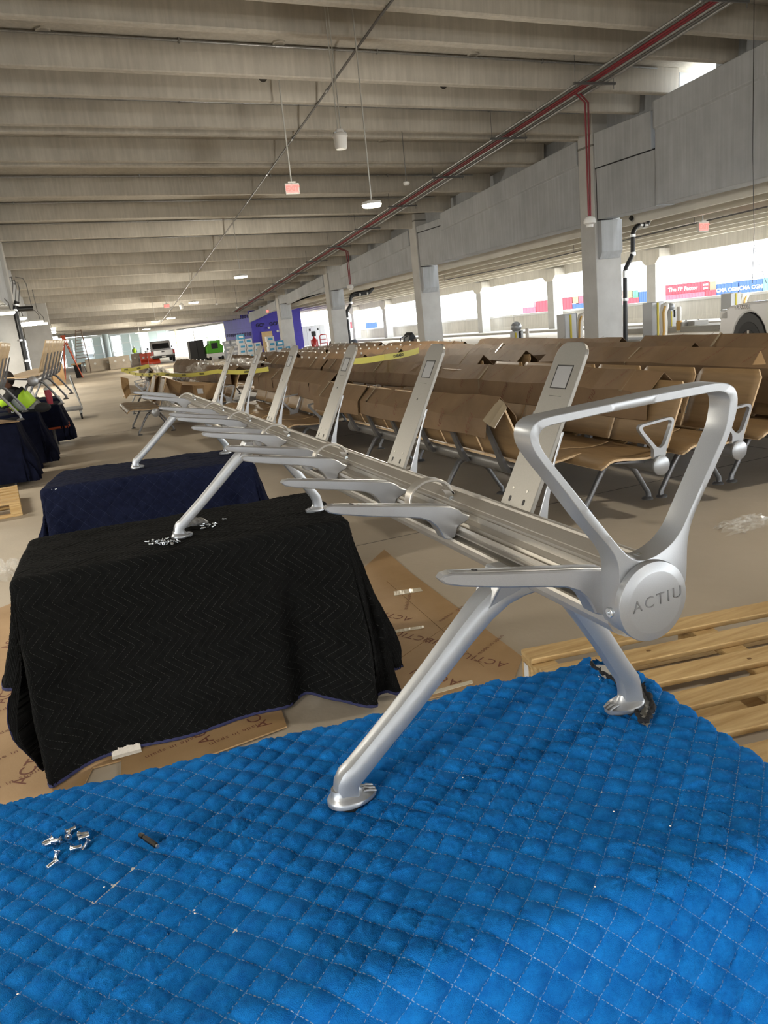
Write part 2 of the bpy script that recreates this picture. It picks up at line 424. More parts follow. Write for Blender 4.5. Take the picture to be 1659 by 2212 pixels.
for x, z in ((14.62, 1.37), (15.25, 1.05)):
    obj('pipe_stub', MB().lathe([(.09, 0), (.09, .12), (.05, .12), (.05, .02)], 14, M=Matrix.Translation((x, 57.98, z)) @ Matrix.Rotation(R(90), 4, 'X')), M_white, purple, smooth=40)

# pale far wall and columns left of the purple core
for k, (xa, xb) in enumerate(((14.4, 15.3), (15.8, 16.3), (17.0, 17.5))):
    struct('column', MB().box(xa, xb, 92, 92.6, -1.3, 3.2), M_wall)
struct('wall_far', MB().box(13.4, 15.0, 100, 100.3, -1.3, 3.2), M_wall)
# ------------------------------------------------------------------ the bench frame being assembled
M_alu = mat('silver_satin_paint', (.36, .36, .365, 1), .37, .75, .05, 900, .03, 1500)
M_alu2 = mat('silver_cast_paint', (.40, .41, .425, 1), .37, .70, .04, 900)
M_anod = mat('anodised_profile', (.48, .45, .405, 1), .36, .65, .04, 300)
M_blade = mat('blade_paint', (.26, .245, .22, 1), .40, .6, .04, 300)
M_slot = mat('dark_profile_slot', (.05, .048, .046, 1), .6, .5)
M_bolt = mat('zinc_bolt', (.62, .65, .68, 1), .22, .95)
M_rubber = mat('black_rubber', (.012, .012, .013, 1), .6)
M_etch = mat('lettering_silver', (.26, .265, .275, 1), .35, .8)  # toned darker than the disc to stand for shaded emboss edges
TZ = .737
bench = thing('bench_frame', 'unfinished silver bench frame with bare arms and blades, standing on three blanket covered tables', 'bench frame', (.58, 3.0, TZ))
Y0, Y1 = .812, 5.45
prof = [(.748, 1.108), (.7475, 1.1145), (.744, 1.1178), (.740, 1.1182), (.736, 1.1172), (.7335, 1.1135),
        (.7065, 1.1043), (.7058, 1.1015), (.7042, 1.1008), (.7035, 1.1033), (.697, 1.1006), (.6965, 1.0945), (.6925, 1.0948), (.692, 1.0965),
        (.6905, 1.0855), (.672, 1.0855), (.6705, 1.0845), (.667, 1.0765), (.650, 1.0765), (.6485, 1.0885), (.645, 1.0900), (.643, 1.0838), (.651, 1.0825), (.651, 1.0765),
        (.640, 1.0750), (.640, 1.0722), (.650, 1.0712), (.650, 1.0665), (.635, 1.0655), (.634, 1.0675), (.630, 1.0675), (.6245, 1.0705),
        (.6225, 1.066), (.624, 1.056), (.630, 1.046), (.640, 1.0365), (.655, 1.0285), (.674, 1.0250), (.695, 1.0275), (.715, 1.0365), (.732, 1.052), (.743, 1.075)]
mb = MB(); mb.prism(prof, lambda x, z: (x, Y0, z), lambda x, z: (x, Y1, z))
obj('beam', mb, M_anod, bench, smooth=19)
# rounded cap closing the far end of the beam
mb = MB(); rings = []
for t in (0, .3, .55, .8, 1.0):
    s = math.sqrt(max(0, 1 - t * t)); s = .06 + .94 * s
    rings.append([(.686 + (x - .686) * s, Y1 + .045 * t, 1.072 + (z - 1.072) * s) for x, z in prof[:8] + prof[10:13:2] + [(.66, 1.1), (.63, 1.075)] + prof[32:]])
mb.loft(rings); obj('end_cap', mb, M_alu, bench, smooth=60)

# ---- armrest at the near end
outer = [(.6209, 1.0600), (.6212, 1.1207), (.6217, 1.1441), (.6186, 1.1588), (.6072, 1.1774), (.5748, 1.2179), (.537, 1.272), (.5121, 1.3049), (.4979, 1.3259), (.4945, 1.3385), (.4965, 1.3510), (.5035, 1.3580), (.5140, 1.3606), (.6014, 1.3637), (.6955, 1.3668), (.7840, 1.3685), (.8075, 1.3658), (.8212, 1.3563), (.8253, 1.34), (.8202, 1.318), (.8086, 1.2922), (.7794, 1.246), (.753, 1.2039), (.7418, 1.1824), (.7358, 1.1573), (.7343, 1.109), (.725, 1.075), (.70, 1.047), (.667, 1.036), (.64, 1.043)]
inner = [(.6337, 1.1625), (.6206, 1.178), (.5854, 1.2247), (.5379, 1.2874), (.5142, 1.3191), (.5075, 1.3320), (.5084, 1.3426), (.5172, 1.3495), (.6009, 1.3528), (.6953, 1.3549), (.7880, 1.3565), (.8050, 1.3525), (.8115, 1.3417), (.804, 1.3067), (.7764, 1.2605), (.7442, 1.2079), (.7267, 1.1783), (.7092, 1.1617), (.6862, 1.1511), (.6636, 1.1477), (.6470, 1.1515)]
def resample(P, n, start):
    P = [Vector((a, b, 0)) for a, b in P]; P = P + [P[0]]
    L = [0]
    for a, b in zip(P[:-1], P[1:]): L.append(L[-1] + (b - a).length)
    out = []
    for k in range(n):
        t = (start + k / n) % 1.0 * L[-1]
        i = max(j for j in range(len(L)) if L[j] <= t + 1e-12); i = min(i, len(P) - 2)
        w = (t - L[i]) / max(1e-9, L[i + 1] - L[i]); q = P[i].lerp(P[i + 1], w); out.append((q.x, q.y))
    return out
def smooth_loop(P, it):
    for _ in range(it):
        n = len(P); P = [tuple(.25 * P[i - 1][c] + .5 * P[i][c] + .25 * P[(i + 1) % n][c] for c in (0, 1)) for i in range(n)]
    return P
N = 160
OL = smooth_loop(resample(outer, N, 0), 3)
IL0 = smooth_loop(resample(inner, N, 0), 3)
# pair each outer point with the inner point in the same direction from the loop's middle
cx, cz = .655, 1.262
angI = sorted([(math.atan2(z - cz, x - cx), x, z) for x, z in IL0])
def inner_at(a):
    k = 0
    while k < len(angI) and angI[k][0] < a: k += 1
    p, q = angI[k - 1], angI[k % len(angI)]
    da = (q[0] - p[0]) % (2 * PI) or 1e-9; w = ((a - p[0]) % (2 * PI)) / da
    return (p[1] + (q[1] - p[1]) * w, p[2] + (q[2] - p[2]) * w)
IL = [inner_at(math.atan2(z - cz, x - cx)) for x, z in OL]
YF, YB, b = .782, .8205, .0016
def off(P, Q, d):   # move P towards Q by d
    return [(p[0] + (q[0] - p[0]) * min(.45, d / max(1e-6, math.hypot(q[0] - p[0], q[1] - p[1]))), p[1] + (q[1] - p[1]) * min(.45, d / max(1e-6, math.hypot(q[0] - p[0], q[1] - p[1])))) for p, q in zip(P, Q)]
secs = []
for (P, y) in ((off(OL, IL, b), YF), (off(OL, IL, b * .3), YF + b * .3), (OL, YF + b), (OL, YB - b), (off(OL, IL, b), YB), (off(IL, OL, b), YB), (IL, YB - b), (IL, YF + b), (off(IL, OL, b * .3), YF + b * .3), (off(IL, OL, b), YF)):
    secs.append([(x, y, z) for x, z in P])
mb = MB(); mb.loft(secs, cap=False, loop=True)
arm_r = obj('armrest', mb, M_alu2, bench, smooth=24)
def screw(parent, c, n, r=.0072, name='screw'):
    q = Vector((0, 0, 1)).rotation_difference(Vector(n)).to_matrix().to_4x4()
    M = Matrix.Translation(c) @ q
    o = obj(name, MB().lathe([(r, -.004), (r, .0006), (r * .9, .0013), (r * .42, .0013), (r * .42, -.0006), (0, -.0006)], 20, M=M), M_bolt, parent, smooth=40)
    return o
screw(arm_r, (.6185, .802, 1.078), (-1, 0, -.05))
screw(arm_r, (.672, .806, 1.1485), (0, 0, 1), .006)
# round end disc with raised rim and embossed name
DC = (.667, 1.092)
Md = Matrix.Translation((DC[0], YF, DC[1])) @ Matrix.Rotation(R(90), 4, 'X')
disc = obj('end_disc', MB().lathe([(.0545, -.001), (.0562, .001), (.0565, .0085), (.0555, .0108), (.0500, .0128), (.0440, .0148), (.0425, .0152), (0, .0152)], 72, M=Md), M_alu2, arm_r, smooth=32)
lettering('embossed_lettering', 'ACTIU', .0235, frame((DC[0] + .003, YF - .0152, DC[1] + .003), (1, 0, .075), (0, -1, 0)), M_etch, disc, .0009, 1.28, -.0002)

# ---- seat arms
armp = [(.3835, 1.1715), (.389, 1.1765), (.400, 1.1768), (.50, 1.1575), (.60, 1.1385), (.632, 1.1310), (.6465, 1.1225), (.656, 1.113), (.669, 1.1065), (.6655, 1.098), (.651, 1.0925), (.6415, 1.0885), (.6385, 1.0785), (.634, 1.0690), (.620, 1.0672), (.6105, 1.0715), (.605, 1.084), (.597, 1.098), (.584, 1.111), (.565, 1.1205), (.53, 1.1295), (.47, 1.1425), (.41, 1.1572), (.390, 1.1640)]
def hw(x, z): return .0085 + .0070 * min(1, max(0, (x - .383) / .06)) if x < .45 else .0155
armY = [.836, 1.299, 1.599, 2.002, 2.226, 2.629, 2.853, 3.256, 3.48, 3.883, 4.789, 5.32]
arms = []
mb = MB()
# body: two side outlines with a chamfered shoulder so that the top reads as a raised flat
sh = [(x + (.655 - x) * .012, z - .0) for x, z in armp]
ins = lambda x, z: (x, z)
def ring(scale_y, inset):
    cxm, czm = sum(p[0] for p in armp) / len(armp), 0
    out = []
    n = len(armp)
    for i, (x, z) in enumerate(armp):
        a = armp[i - 1]; c = armp[(i + 1) % n]; t = Vector((c[0] - a[0], c[1] - a[1])).normalized()
        nx, nz = -t.y, t.x     # inward for this winding is checked below
        out.append((x + nx * inset, scale_y * hw(x, z), z + nz * inset))
    return out
area = sum(armp[i - 1][0] * armp[i][1] - armp[i][0] * armp[i - 1][1] for i in range(len(armp)))
sg = 1 if area > 0 else -1
mb.loft([ring(-1, .0022 * sg), ring(-.86, 0), ring(.86, 0), ring(1, .0022 * sg)])
arm_mesh = mesh_of(mb, M_alu, 22, 'seat_arm')
hole_mesh = mesh_of(MB().lathe([(.0042, 0), (.0042, .0012), (.0030, .0012), (.0030, .0004), (0, .0004)], 14), M_rubber, None, 'screw_hole')
rib_mesh = mesh_of(MB().loft([[(x, -.0095 * w, z), (x, .0095 * w, z), (x, .0080 * w, z + .0012), (x, -.0080 * w, z + .0012)] for x, z, w in ((.400, 1.1766, .6), (.43, 1.1708, .9), (.52, 1.1535, 1), (.60, 1.1383, 1), (.63, 1.1312, .9))]), M_alu, 40, 'arm_rib')
for y in armY:
    a = link('seat_arm', arm_mesh, None); a.location = (0, y, 0); hook(a, bench)
    r_ = link('arm_rib', rib_mesh, None); r_.location = (0, y, 0); hook(r_, a); r_.matrix_parent_inverse = pmat(a).inverted()
    h = link('screw_hole', hole_mesh, None); h.matrix_world = Matrix.Translation((.436, y, 1.1702)) @ Matrix.Rotation(R(10.7), 4, 'Y'); hook(h, a); h.matrix_parent_inverse = pmat(a).inverted()
    screw(a, (.6145, y - .002, 1.0765), (-1, 0, -.25), .0066)
# ---- strap hoops that join neighbouring seats
hp = []
for k in range(13):
    t = k / 12; a = PI * (1.02 - .80 * t); hp.append((.664 + .050 * math.cos(a), 1.112 + .040 * math.sin(a) * (1 if t > .2 else 1)))
hp = [(.613, 1.085), (.613, 1.10)] + hp[1:] + [(.716, 1.113)]
def hoop(y):
    mb = MB(); rings = []
    for i, (x, z) in enumerate(hp):
        a = hp[max(0, i - 1)]; c = hp[min(len(hp) - 1, i + 1)]; t = Vector((c[0] - a[0], c[1] - a[1])).normalized(); n = Vector((-t.y, t.x)) * .003
        w = .014
        rings.append([(x - n.x, y - w, z - n.y), (x + n.x, y - w, z + n.y), (x + n.x, y + w, z + n.y), (x - n.x, y + w, z - n.y)])
    mb.loft(rings); h = obj('strap_hoop', mb, M_anod, bench, smooth=35, bevel=.001, seg=1)
    mb = MB(); mb.prism([(.690, 1.128), (.716, 1.119), (.712, 1.098), (.700, 1.108)], lambda x, z: (x, y - .014, z), lambda x, z: (x, y - .008, z))
    obj('hoop_lug', mb, M_anod, h)
    screw(h, (.708, y - .016, 1.106), (-.3, -1, .1), .0055)
for y in (1.452, 2.118, 2.745, 3.372, 3.99, 4.905): hoop(y)

# ---- upright back blades
PL = [1.296, 1.882, 2.520, 3.215, 3.833, 4.50]     # far lower corner of every blade along the beam
b0 = Vector((.742, 0, 1.100)); b1 = Vector((.9015, 0, 1.4105))
def blade(yc):
    mb = MB(); ax = (b1 - b0); L = ax.length; ax.normalize(); nrm = Vector((-ax.z, 0, ax.x))   # faces the seat side
    out = []
    wb, wt, rc = .0535, .0465, .030
    for k in range(9):
        a = R(90 * k / 8); out.append((wt - rc + rc * math.cos(a), L - rc + rc * math.sin(a)))
    for k in range(9):
        a = R(90 + 90 * k / 8); out.append((-wt + rc + rc * math.cos(a), L - rc + rc * math.sin(a)))
    out = [(wb, 0)] + out + [(-wb, 0)]
    tp = .0045
    f = lambda o, ins=0: (lambda u, v: b0 + ax * v + nrm * o + Vector((0, yc + u * (1 - ins), 0)))
    mb.prism(out, f(tp), f(-tp))
    p = obj('back_blade', mb, M_blade, bench, bevel=.0015, seg=2)
    # flanges folded back along both edges, deep at the foot
    for s in (-1, 1):
        poly = [(0, -.045), (0, L * .50), (.006, L * .50), (.010, L * .33), (.020, L * .20), (.030, L * .08), (.036, -.02), (.036, -.045)]
        fl_ = lambda u, v, yy: b0 + ax * v + Vector((u, yy, 0))
        mb = MB(); e = wb - .0005
        mb.prism(poly, lambda u, v: b0 + ax * max(v, 0) + Vector((u + .003 + (.0 if v >= 0 else 0), yc + s * (e - .004 - v * .012), min(v, 0))), lambda u, v: b0 + ax * max(v, 0) + Vector((u + .003, yc + s * (e - v * .012), min(v, 0))))
        obj('flange', mb, M_alu2, p, bevel=.0008, seg=1)
    # window recess near the head, its edge shade drawn as dark strips
    def patch(u0, u1, v0, v1, o, name, m):
        mb = MB(); pts = [(u0, v0), (u1, v0), (u1, v1), (u0, v1)]
        mb.prism(pts, lambda u, v: b0 + ax * v + nrm * (tp + o) + Vector((0, yc + u, 0)), lambda u, v: b0 + ax * v + nrm * (tp - .004) + Vector((0, yc + u, 0)))
        return obj(name, mb, m, p)
    patch(-.024, .024, L - .092, L - .048, .0003, 'window_recess', M_alu)
    for q in ((-.0255, -.0235, L - .093, L - .047), (.0235, .0255, L - .093, L - .047), (-.0255, .0255, L - .049, L - .0465), (-.0255, .0255, L - .0935, L - .0915)):
        patch(*q, .0008, 'recess_edge_shade', M_slot)
    patch(-.019, .019, L - .1085, L - .1078, .0003, 'scribed_line', M_slot)
    q = nrm
    for u in (-.022, .026):
        Mh = Matrix.Translation(b0 + ax * .030 + nrm * (tp + .0002) + Vector((0, yc + u, 0))) @ Vector((0, 0, 1)).rotation_difference(nrm).to_matrix().to_4x4()
        obj('slot_hole', MB().prism(rect_pts(.006, .0035, .0034, 4), lambda a, c: Mh @ Vector((a, c, .0004)), lambda a, c: Mh @ Vector((a, c, -.004))), M_slot, p)  # cut-outs drawn as dark inlays in place of their inner shade
    for u in (-.022, .026):
        Mh = Matrix.Translation(b0 + ax * .052 + nrm * (tp + .0001) + Vector((0, yc + u, 0))) @ Vector((0, 0, 1)).rotation_difference(nrm).to_matrix().to_4x4()
        obj('dimple', MB().lathe([(.003, -.002), (.003, .0006), (.002, .0008), (0, .0003)], 12, M=Mh), M_anod, p, smooth=40)
    Mh = Matrix.Translation(b0 + ax * (L * .565) + nrm * (tp + .0002) + Vector((0, yc + .003, 0))) @ Vector((0, 0, 1)).rotation_difference(nrm).to_matrix().to_4x4()
    obj('pin_hole', MB().lathe([(.0028, -.002), (.0028, .0006), (.0014, .0006), (.0014, 0), (0, 0)], 12, M=Mh), M_slot, p)
    return p
for y in PL: blade(y - .0535)

# ---- three arched leg frames with oval feet
SECT = [(-.40, .50), (.36, .50), (.43, .47), (.485, .38), (.50, .10), (.46, -.22), (.34, -.42), (.14, -.50), (-.14, -.50), (-.34, -.42), (-.46, -.22), (-.50, .10), (-.49, .38), (-.45, .47)]
def sect(c, t, w, h):
    # flat topped section across a leg: w along the beam, h in the plane of the arch
    nrm = Vector((-t.z, 0, t.x))
    return [c + Vector((0, u * w, 0)) + nrm * (v * h) for u, v in SECT]
def leg(y, sgn, path):
    P = [Vector((x, y, z)) for x, z, w, h in path]; rings = []
    for i, p in enumerate(P):
        a = P[max(0, i - 1)]; c = P[min(len(P) - 1, i + 1)]; t = (c - a).normalized()
        if sgn > 0: t = t
        rings.append(sect(p, t, path[i][2], path[i][3]))
    mb = MB(); mb.loft(rings); return mb
front = [(.690, 1.035, .062, .020), (.660, 1.041, .066, .026), (.630, 1.043, .066, .034), (.595, 1.036, .058, .042), (.560, 1.012, .050, .040), (.520, .974, .045, .037), (.470, .922, .042, .035), (.400, .852, .040, .034), (.345, .800, .038, .034), (.312, .772, .037, .036), (.300, .764, .037, .038), (.2935, .754, .036, .038), (.2915, .742, .036, .038), (.2905, .733, .037, .040), (.290, .726, .038, .042)]
front = [(x, z + .0225 if z < .80 else z + .0225 * max(0, (1.0 - z) / .2) if z < 1.0 else z, w, h) for x, z, w, h in front]
rear = [(.620, 1.035, .062, .020), (.650, 1.041, .066, .026), (.680, 1.040, .064, .034), (.712, 1.022, .056, .040), (.742, .985, .048, .038), (.772, .938, .044, .036), (.802, .890, .041, .035), (.832, .838, .039, .035), (.848, .812, .038, .036), (.855, .800, .037, .038), (.8585, .786, .036, .038), (.860, .772, .036, .038), (.8605, .762, .037, .040), (.861, .752, .038, .042)]
def foot(parent, x, y, tdir):
    mb = MB(); rings = []
    for r, z in ((.90, TZ + .0045), (1.0, TZ + .006), (1.0, TZ + .0125), (.93, TZ + .0155), (.76, TZ + .0185), (.60, TZ + .024), (.53, TZ + .032)):
        ring_ = []
        for k in range(32):
            a = 2 * PI * k / 32; ex = .0415 * math.cos(a); ey = .0275 * math.sin(a) * (1 - .16 * math.cos(a))
            cxo = .012 * (r - .5) / .5
            px = ex * r + cxo
            ring_.append((x + tdir * (px), y + ey * r, z - (.005 * max(0, math.cos(a)) if r < .95 and r > .7 else 0)))
        rings.append(ring_)
    mb.loft(rings); f = obj('foot', mb, M_alu2, parent, smooth=50)
    for s in (-1, 0, 1):   # toe ridges
        obj('toe_ridge', MB().tube([(x + tdir * .030, y + s * .0075, TZ + .0175), (x + tdir * .041, y + s * .0085, TZ + .0165), (x + tdir * .0515, y + s * .009, TZ + .0125)], [.0016, .0024, .0018], 8), M_alu2, f, smooth=60)
    obj('foot_pad', MB().lathe([(.0245, -.003), (.0245, .005), (.0, .005)], 28, c=(x + tdir * .004, y, TZ)), M_rubber, f, smooth=40)
for y in (1.066, 3.0, 4.914):
    lf = leg(y, 1, front); a = obj('leg', lf, M_alu2, bench, smooth=30); foot(a, .2895, y, 1)
    lr = leg(y, 1, rear); c = obj('leg', lr, M_alu2, bench, smooth=30); foot(c, .861, y, -1)
    mb = MB(); mb.prism([(.556, 1.006), (.577, 1.046), (.596, 1.074), (.6235, 1.073), (.6235, 1.040), (.60, 1.018)], lambda x, z: (x, y - .034 + (.012 if z < 1.02 else 0), z), lambda x, z: (x, y + .034 - (.012 if z < 1.02 else 0), z))
    obj('leg_bracket', mb, M_alu2, bench, bevel=.004, seg=2)
# ------------------------------------------------------------------ quilted moving blankets over folding tables
def cloth_mat(name, c1, c2, thread, spacing, kind, tw=.018, dash=.0085, weave=900, sheen=.0, rough=.95, tstr=.75):
    m = mat(name, c1, rough, col2=c2, scale=38, bump=.45, bscale=weave, sheen=sheen, spec=.15)
    nt = m.node_tree; p = nt.nodes['Principled BSDF']; L = nt.links.new
    uv = nt.nodes.new('ShaderNodeUVMap'); sp = nt.nodes.new('ShaderNodeSeparateXYZ'); L(uv.outputs[0], sp.inputs[0])
    def mth(op, a, b=None):
        n = nt.nodes.new('ShaderNodeMath'); n.operation = op
        for i, v in enumerate((a, b)):
            if v is None: continue
            if isinstance(v, (int, float)): n.inputs[i].default_value = v
            else: L(v, n.inputs[i])
        return n.outputs[0]
    def family(u, v):
        f = mth('FRACT', mth('DIVIDE', u, spacing)); d = mth('ABSOLUTE', mth('SUBTRACT', f, .5))
        line = mth('GREATER_THAN', d, .5 - tw); da = mth('LESS_THAN', mth('FRACT', mth('DIVIDE', v, dash)), .62)
        return mth('MULTIPLY', line, da)
    k = family(sp.outputs[0], sp.outputs[1])
    if kind == 'diamond': k = mth('MAXIMUM', k, mth('MULTIPLY', family(sp.outputs[1], sp.outputs[0]), .8))
    n = nt.nodes.new('ShaderNodeTexNoise'); n.inputs['Scale'].default_value = 9; L(nt.nodes['Texture Coordinate'].outputs['Object'], n.inputs['Vector'])
    fade = nt.nodes.new('ShaderNodeMapRange'); fade.inputs[1].default_value = .35; fade.inputs[2].default_value = .62; L(n.outputs['Fac'], fade.inputs[0])
    k = mth('MULTIPLY', mth('MULTIPLY', k, mth('ADD', mth('MULTIPLY', fade.outputs[0], .6), .4)), tstr)
    mx = nt.nodes.new('ShaderNodeMix'); mx.data_type = 'RGBA'; L(k, mx.inputs['Factor'])
    L(p.inputs['Base Color'].links[0].from_socket, mx.inputs[6]); mx.inputs[7].default_value = thread; L(mx.outputs[2], p.inputs['Base Color'])
    return m
def sstep(a, b, x): t = np.clip((x - a) / (b - a), 0, 1); return t * t * (3 - 2 * t)
def drape(name, m, origin, rot, rect, ztop, hems, step, spacing, kind, puff, wrinkle, flare=.06, fold=None, r=.03, hole=None, parent=None, phase=(0, 0), seed=1, keep=None):
    x0, x1, y0, y1 = rect; hl, hr, hf, hb = hems
    nx = int((x1 - x0 + hl + hr) / step) + 1; ny = int((y1 - y0 + hf + hb) / step) + 1
    sx = np.linspace(x0 - hl, x1 + hr, nx); sy = np.linspace(y0 - hf, y1 + hb, ny)
    SX, SY = np.meshgrid(sx, sy, indexing='ij')
    dx = np.where(SX < x0, x0 - SX, np.where(SX > x1, SX - x1, 0)); dy = np.where(SY < y0, y0 - SY, np.where(SY > y1, SY - y1, 0))
    gx = np.where(SX < x0, -1.0, 1.0) * dx; gy = np.where(SY < y0, -1.0, 1.0) * dy
    hyp = np.hypot(gx, gy) + 1e-9; NX, NY = gx / hyp, gy / hyp
    d = np.maximum(dx, dy)
    px = np.clip(SX, x0, x1); py = np.clip(SY, y0, y1)
    arc = r * PI / 2
    o = np.where(d < arc, r * np.sin(np.minimum(d, arc) / r), r + flare * (d - arc))
    z = np.where(d < arc, -r * (1 - np.cos(np.minimum(d, arc) / r)), -r - math.sqrt(1 - flare * flare) * (d - arc))
    if fold is not None: o = o + fold(SX, SY, d, NX, NY)
    Z = ztop + z
    under = np.maximum(0, .006 - Z); o = o + .8 * under; Z = np.maximum(Z, .006 + .0) + .010 * np.minimum(1, under * 6) * (vnoise(SX * 9, SY * 9, 5) * .5 + .6)
    X = px + NX * o; Y = py + NY * o
    # quilting
    if kind == 'diamond':
        ph = R(45)
        U = (SX * math.cos(ph) + SY * math.sin(ph)) + phase[0]; V = (-SX * math.sin(ph) + SY * math.cos(ph)) + phase[1]
        h = np.sqrt(np.abs(np.sin(PI * U / spacing) * np.sin(PI * V / spacing)) + 1e-6)
    else:
        per, amp = .145, .080
        tri = np.abs(((SY / per) % 1.0) - .5) * 2
        U = SX + tri * amp + phase[0]; V = SY.copy()
        h = np.abs(np.sin(PI * U / spacing)) ** .6
    wa = vnoise(SX * 7 + 3, SY * 7, seed) ; wb = vnoise(SX * 23, SY * 23, seed + 1)
    ang = vnoise(SX * 9 + 11, SY * 9 + 4, seed + 2) * 2.2
    q = (SX * np.cos(ang) + SY * np.sin(ang))
    cre = 1 - np.abs(vnoise(q * 120, (SX * np.sin(ang) - SY * np.cos(ang)) * 28, seed + 3))
    h = puff * (h - .6) + wrinkle * (cre ** 3 - .3) * (.35 + .65 * np.clip(wa + .6, 0, 1)) + wrinkle * .8 * wb + wrinkle * 1.2 * wa
    P = np.stack([X, Y, Z], -1)
    Nn = np.cross(np.gradient(P, axis=0), np.gradient(P, axis=1)); Nn /= (np.linalg.norm(Nn, axis=-1, keepdims=True) + 1e-12)
    P = P + Nn * h[..., None]
    P[..., 2] = np.maximum(P[..., 2], .003)
    c, s = math.cos(rot), math.sin(rot)
    W = np.stack([origin[0] + c * P[..., 0] - s * P[..., 1], origin[1] + s * P[..., 0] + c * P[..., 1], P[..., 2]], -1)
    idx = np.arange(nx * ny).reshape(nx, ny)
    F = np.stack([idx[:-1, :-1], idx[1:, :-1], idx[1:, 1:], idx[:-1, 1:]], -1).reshape(-1, 4)
    if hole is not None:
        cc = W.reshape(-1, 3)[F].mean(1); ins = np.zeros(len(cc), bool)
        hp_ = np.array(hole); j = len(hp_) - 1
        for i in range(len(hp_)):
            xi, yi = hp_[i]; xj, yj = hp_[j]
            cnd = ((yi > cc[:, 1]) != (yj > cc[:, 1])) & (cc[:, 0] < (xj - xi) * (cc[:, 1] - yi) / (yj - yi + 1e-12) + xi); ins ^= cnd; j = i
        F = F[~ins]
    me = bpy.data.meshes.new(name); me.vertices.add(nx * ny); me.vertices.foreach_set('co', W.reshape(-1).astype(np.float32))
    me.loops.add(F.size); me.loops.foreach_set('vertex_index', F.reshape(-1).astype(np.int32))
    me.polygons.add(len(F)); me.polygons.foreach_set('loop_start', (np.arange(len(F)) * 4).astype(np.int32))
    me.polygons.foreach_set('use_smooth', np.ones(len(F), bool))
    me.update(calc_edges=True)
    uvl = me.uv_layers.new(name='UVMap'); uv = np.stack([U.reshape(-1), V.reshape(-1)], -1)[F.reshape(-1)]
    uvl.data.foreach_set('uv', uv.reshape(-1).astype(np.float32))
    me.materials.append(m); me.validate()
    o_ = link(name, me, parent)
    return o_, W
def border(W, side, m, parent, name='bound_hem', w=.011):
    E_ = {'front': W[:, 0], 'left': W[0, :], 'right': W[-1, :], 'back': W[:, -1]}[side]
    pts = [tuple(p) for p in E_[::4]]
    # keep the run that shows: a flat rolled tape along the cloth edge
    mb = MB(); rings = []
    for p in pts:
        p = Vector(p); rings.append([p + Vector((0, 0, w)), p + Vector((-.003, -.004, w * .3)), p + Vector((0, 0, -.002 if p.z > .01 else 0)), p + Vector((.003, .004, w * .3))])
    mb.loft(rings); return obj(name, mb, m, parent, smooth=60)
M_tabletop = mat('table_top_white', (.62, .62, .60, 1), .5, 0, .05, 200)
M_tableleg = mat('table_leg_grey', (.10, .10, .105, 1), .5, .4)
def table(label, origin, rot, w, dpt, z, tag_group=None):
    t = thing('folding_table', label, 'table', (origin[0], origin[1], 0))
    Mx = Matrix.Translation((origin[0], origin[1], 0)) @ Matrix.Rotation(rot, 4, 'Z')
    rp = rect_pts(w / 2, dpt / 2, .05, 6)
    obj('table_top', MB().prism(rp, lambda a, b: Mx @ Vector((a - w / 2, b - dpt / 2, z - .045)), lambda a, b: Mx @ Vector((a - w / 2, b - dpt / 2, z))), M_tabletop, t, bevel=.006)
    for sx in (-w + .12, -.12):
        for sy in (-dpt + .07, -.07):
            obj('leg', MB().tube([Mx @ Vector((sx, sy, z - .045)), Mx @ Vector((sx, sy, .0))], .014, 10), M_tableleg, t, smooth=40)
        obj('cross_bar', MB().tube([Mx @ Vector((sx, -dpt + .07, .25)), Mx @ Vector((sx, -.07, .25))], .010, 8), M_tableleg, t, smooth=40)
    return t
M_blue = cloth_mat('blue_quilt', (.004, .115, .40, 1), (.008, .19, .58, 1), (.50, .58, .66, 1), .0379, 'diamond', .015, .0068, 700, tstr=.55)
M_black = cloth_mat('black_quilt', (.0030, .0030, .0030, 1), (.0065, .0065, .0062, 1), (.15, .15, .14, 1), .0335, 'zigzag', .020, .0075, 500, tstr=.5)
M_navy = cloth_mat('navy_quilt', (.0035, .0052, .018, 1), (.0075, .0105, .031, 1), (.05, .06, .10, 1), .060, 'diamond', .016, .010, 400, tstr=.6)
M_navytape = mat('navy_binding', (.02, .022, .075, 1), .8, 0, .2, 60)
M_fray = mat('black_fray', (.012, .012, .014, 1), .95, 0, .4, 200)

BO, BR = (.965, 1.262), R(-5.5)
table('white folding table showing at the torn corner of the bright blue blanket', BO, BR, 1.24, .575, .728)
holepx = [(1276, 1404), (1276, 1433), (1292, 1448), (1310, 1458), (1328, 1470), (1345, 1484), (1362, 1512), (1382, 1556), (1398, 1562), (1413, 1527), (1400, 1500), (1384, 1470), (1372, 1440), (1345, 1404)]
hole = [tuple(uz(x, y, .742)[:2]) for x, y in holepx]
def blue_fold(SX, SY, d, NX, NY):
    f = sstep(0, .5, d)
    return f * (.02 * np.sin(SX * 9 + 1.0) * (NY < 0)) + f * .015 * np.sin(SY * 14) * (NX > 0)
def loc(px, py): # node of the stitch grid into cloth coordinates
    v = Vector((px - BO[0], py - BO[1])); c, s = math.cos(BR), math.sin(BR); return (c * v.x + s * v.y, -s * v.x + c * v.y)
n0 = loc(.468, .831); pa = -((n0[0] + n0[1]) * math.sqrt(.5)); pb = -((-n0[0] + n0[1]) * math.sqrt(.5))
blue, W = drape('moving_blanket', M_blue, BO, BR, (-1.30, -.012, -.585, -.012), .7365, (.05, .16, .40, .10), .0032, .0379, 'diamond', .0082, .0036, .30, blue_fold, .045, hole, None, (pa, pb), 3)
tag(blue, 'bright blue quilted moving blanket with a torn corner, under the nearest bench legs', 'blanket')
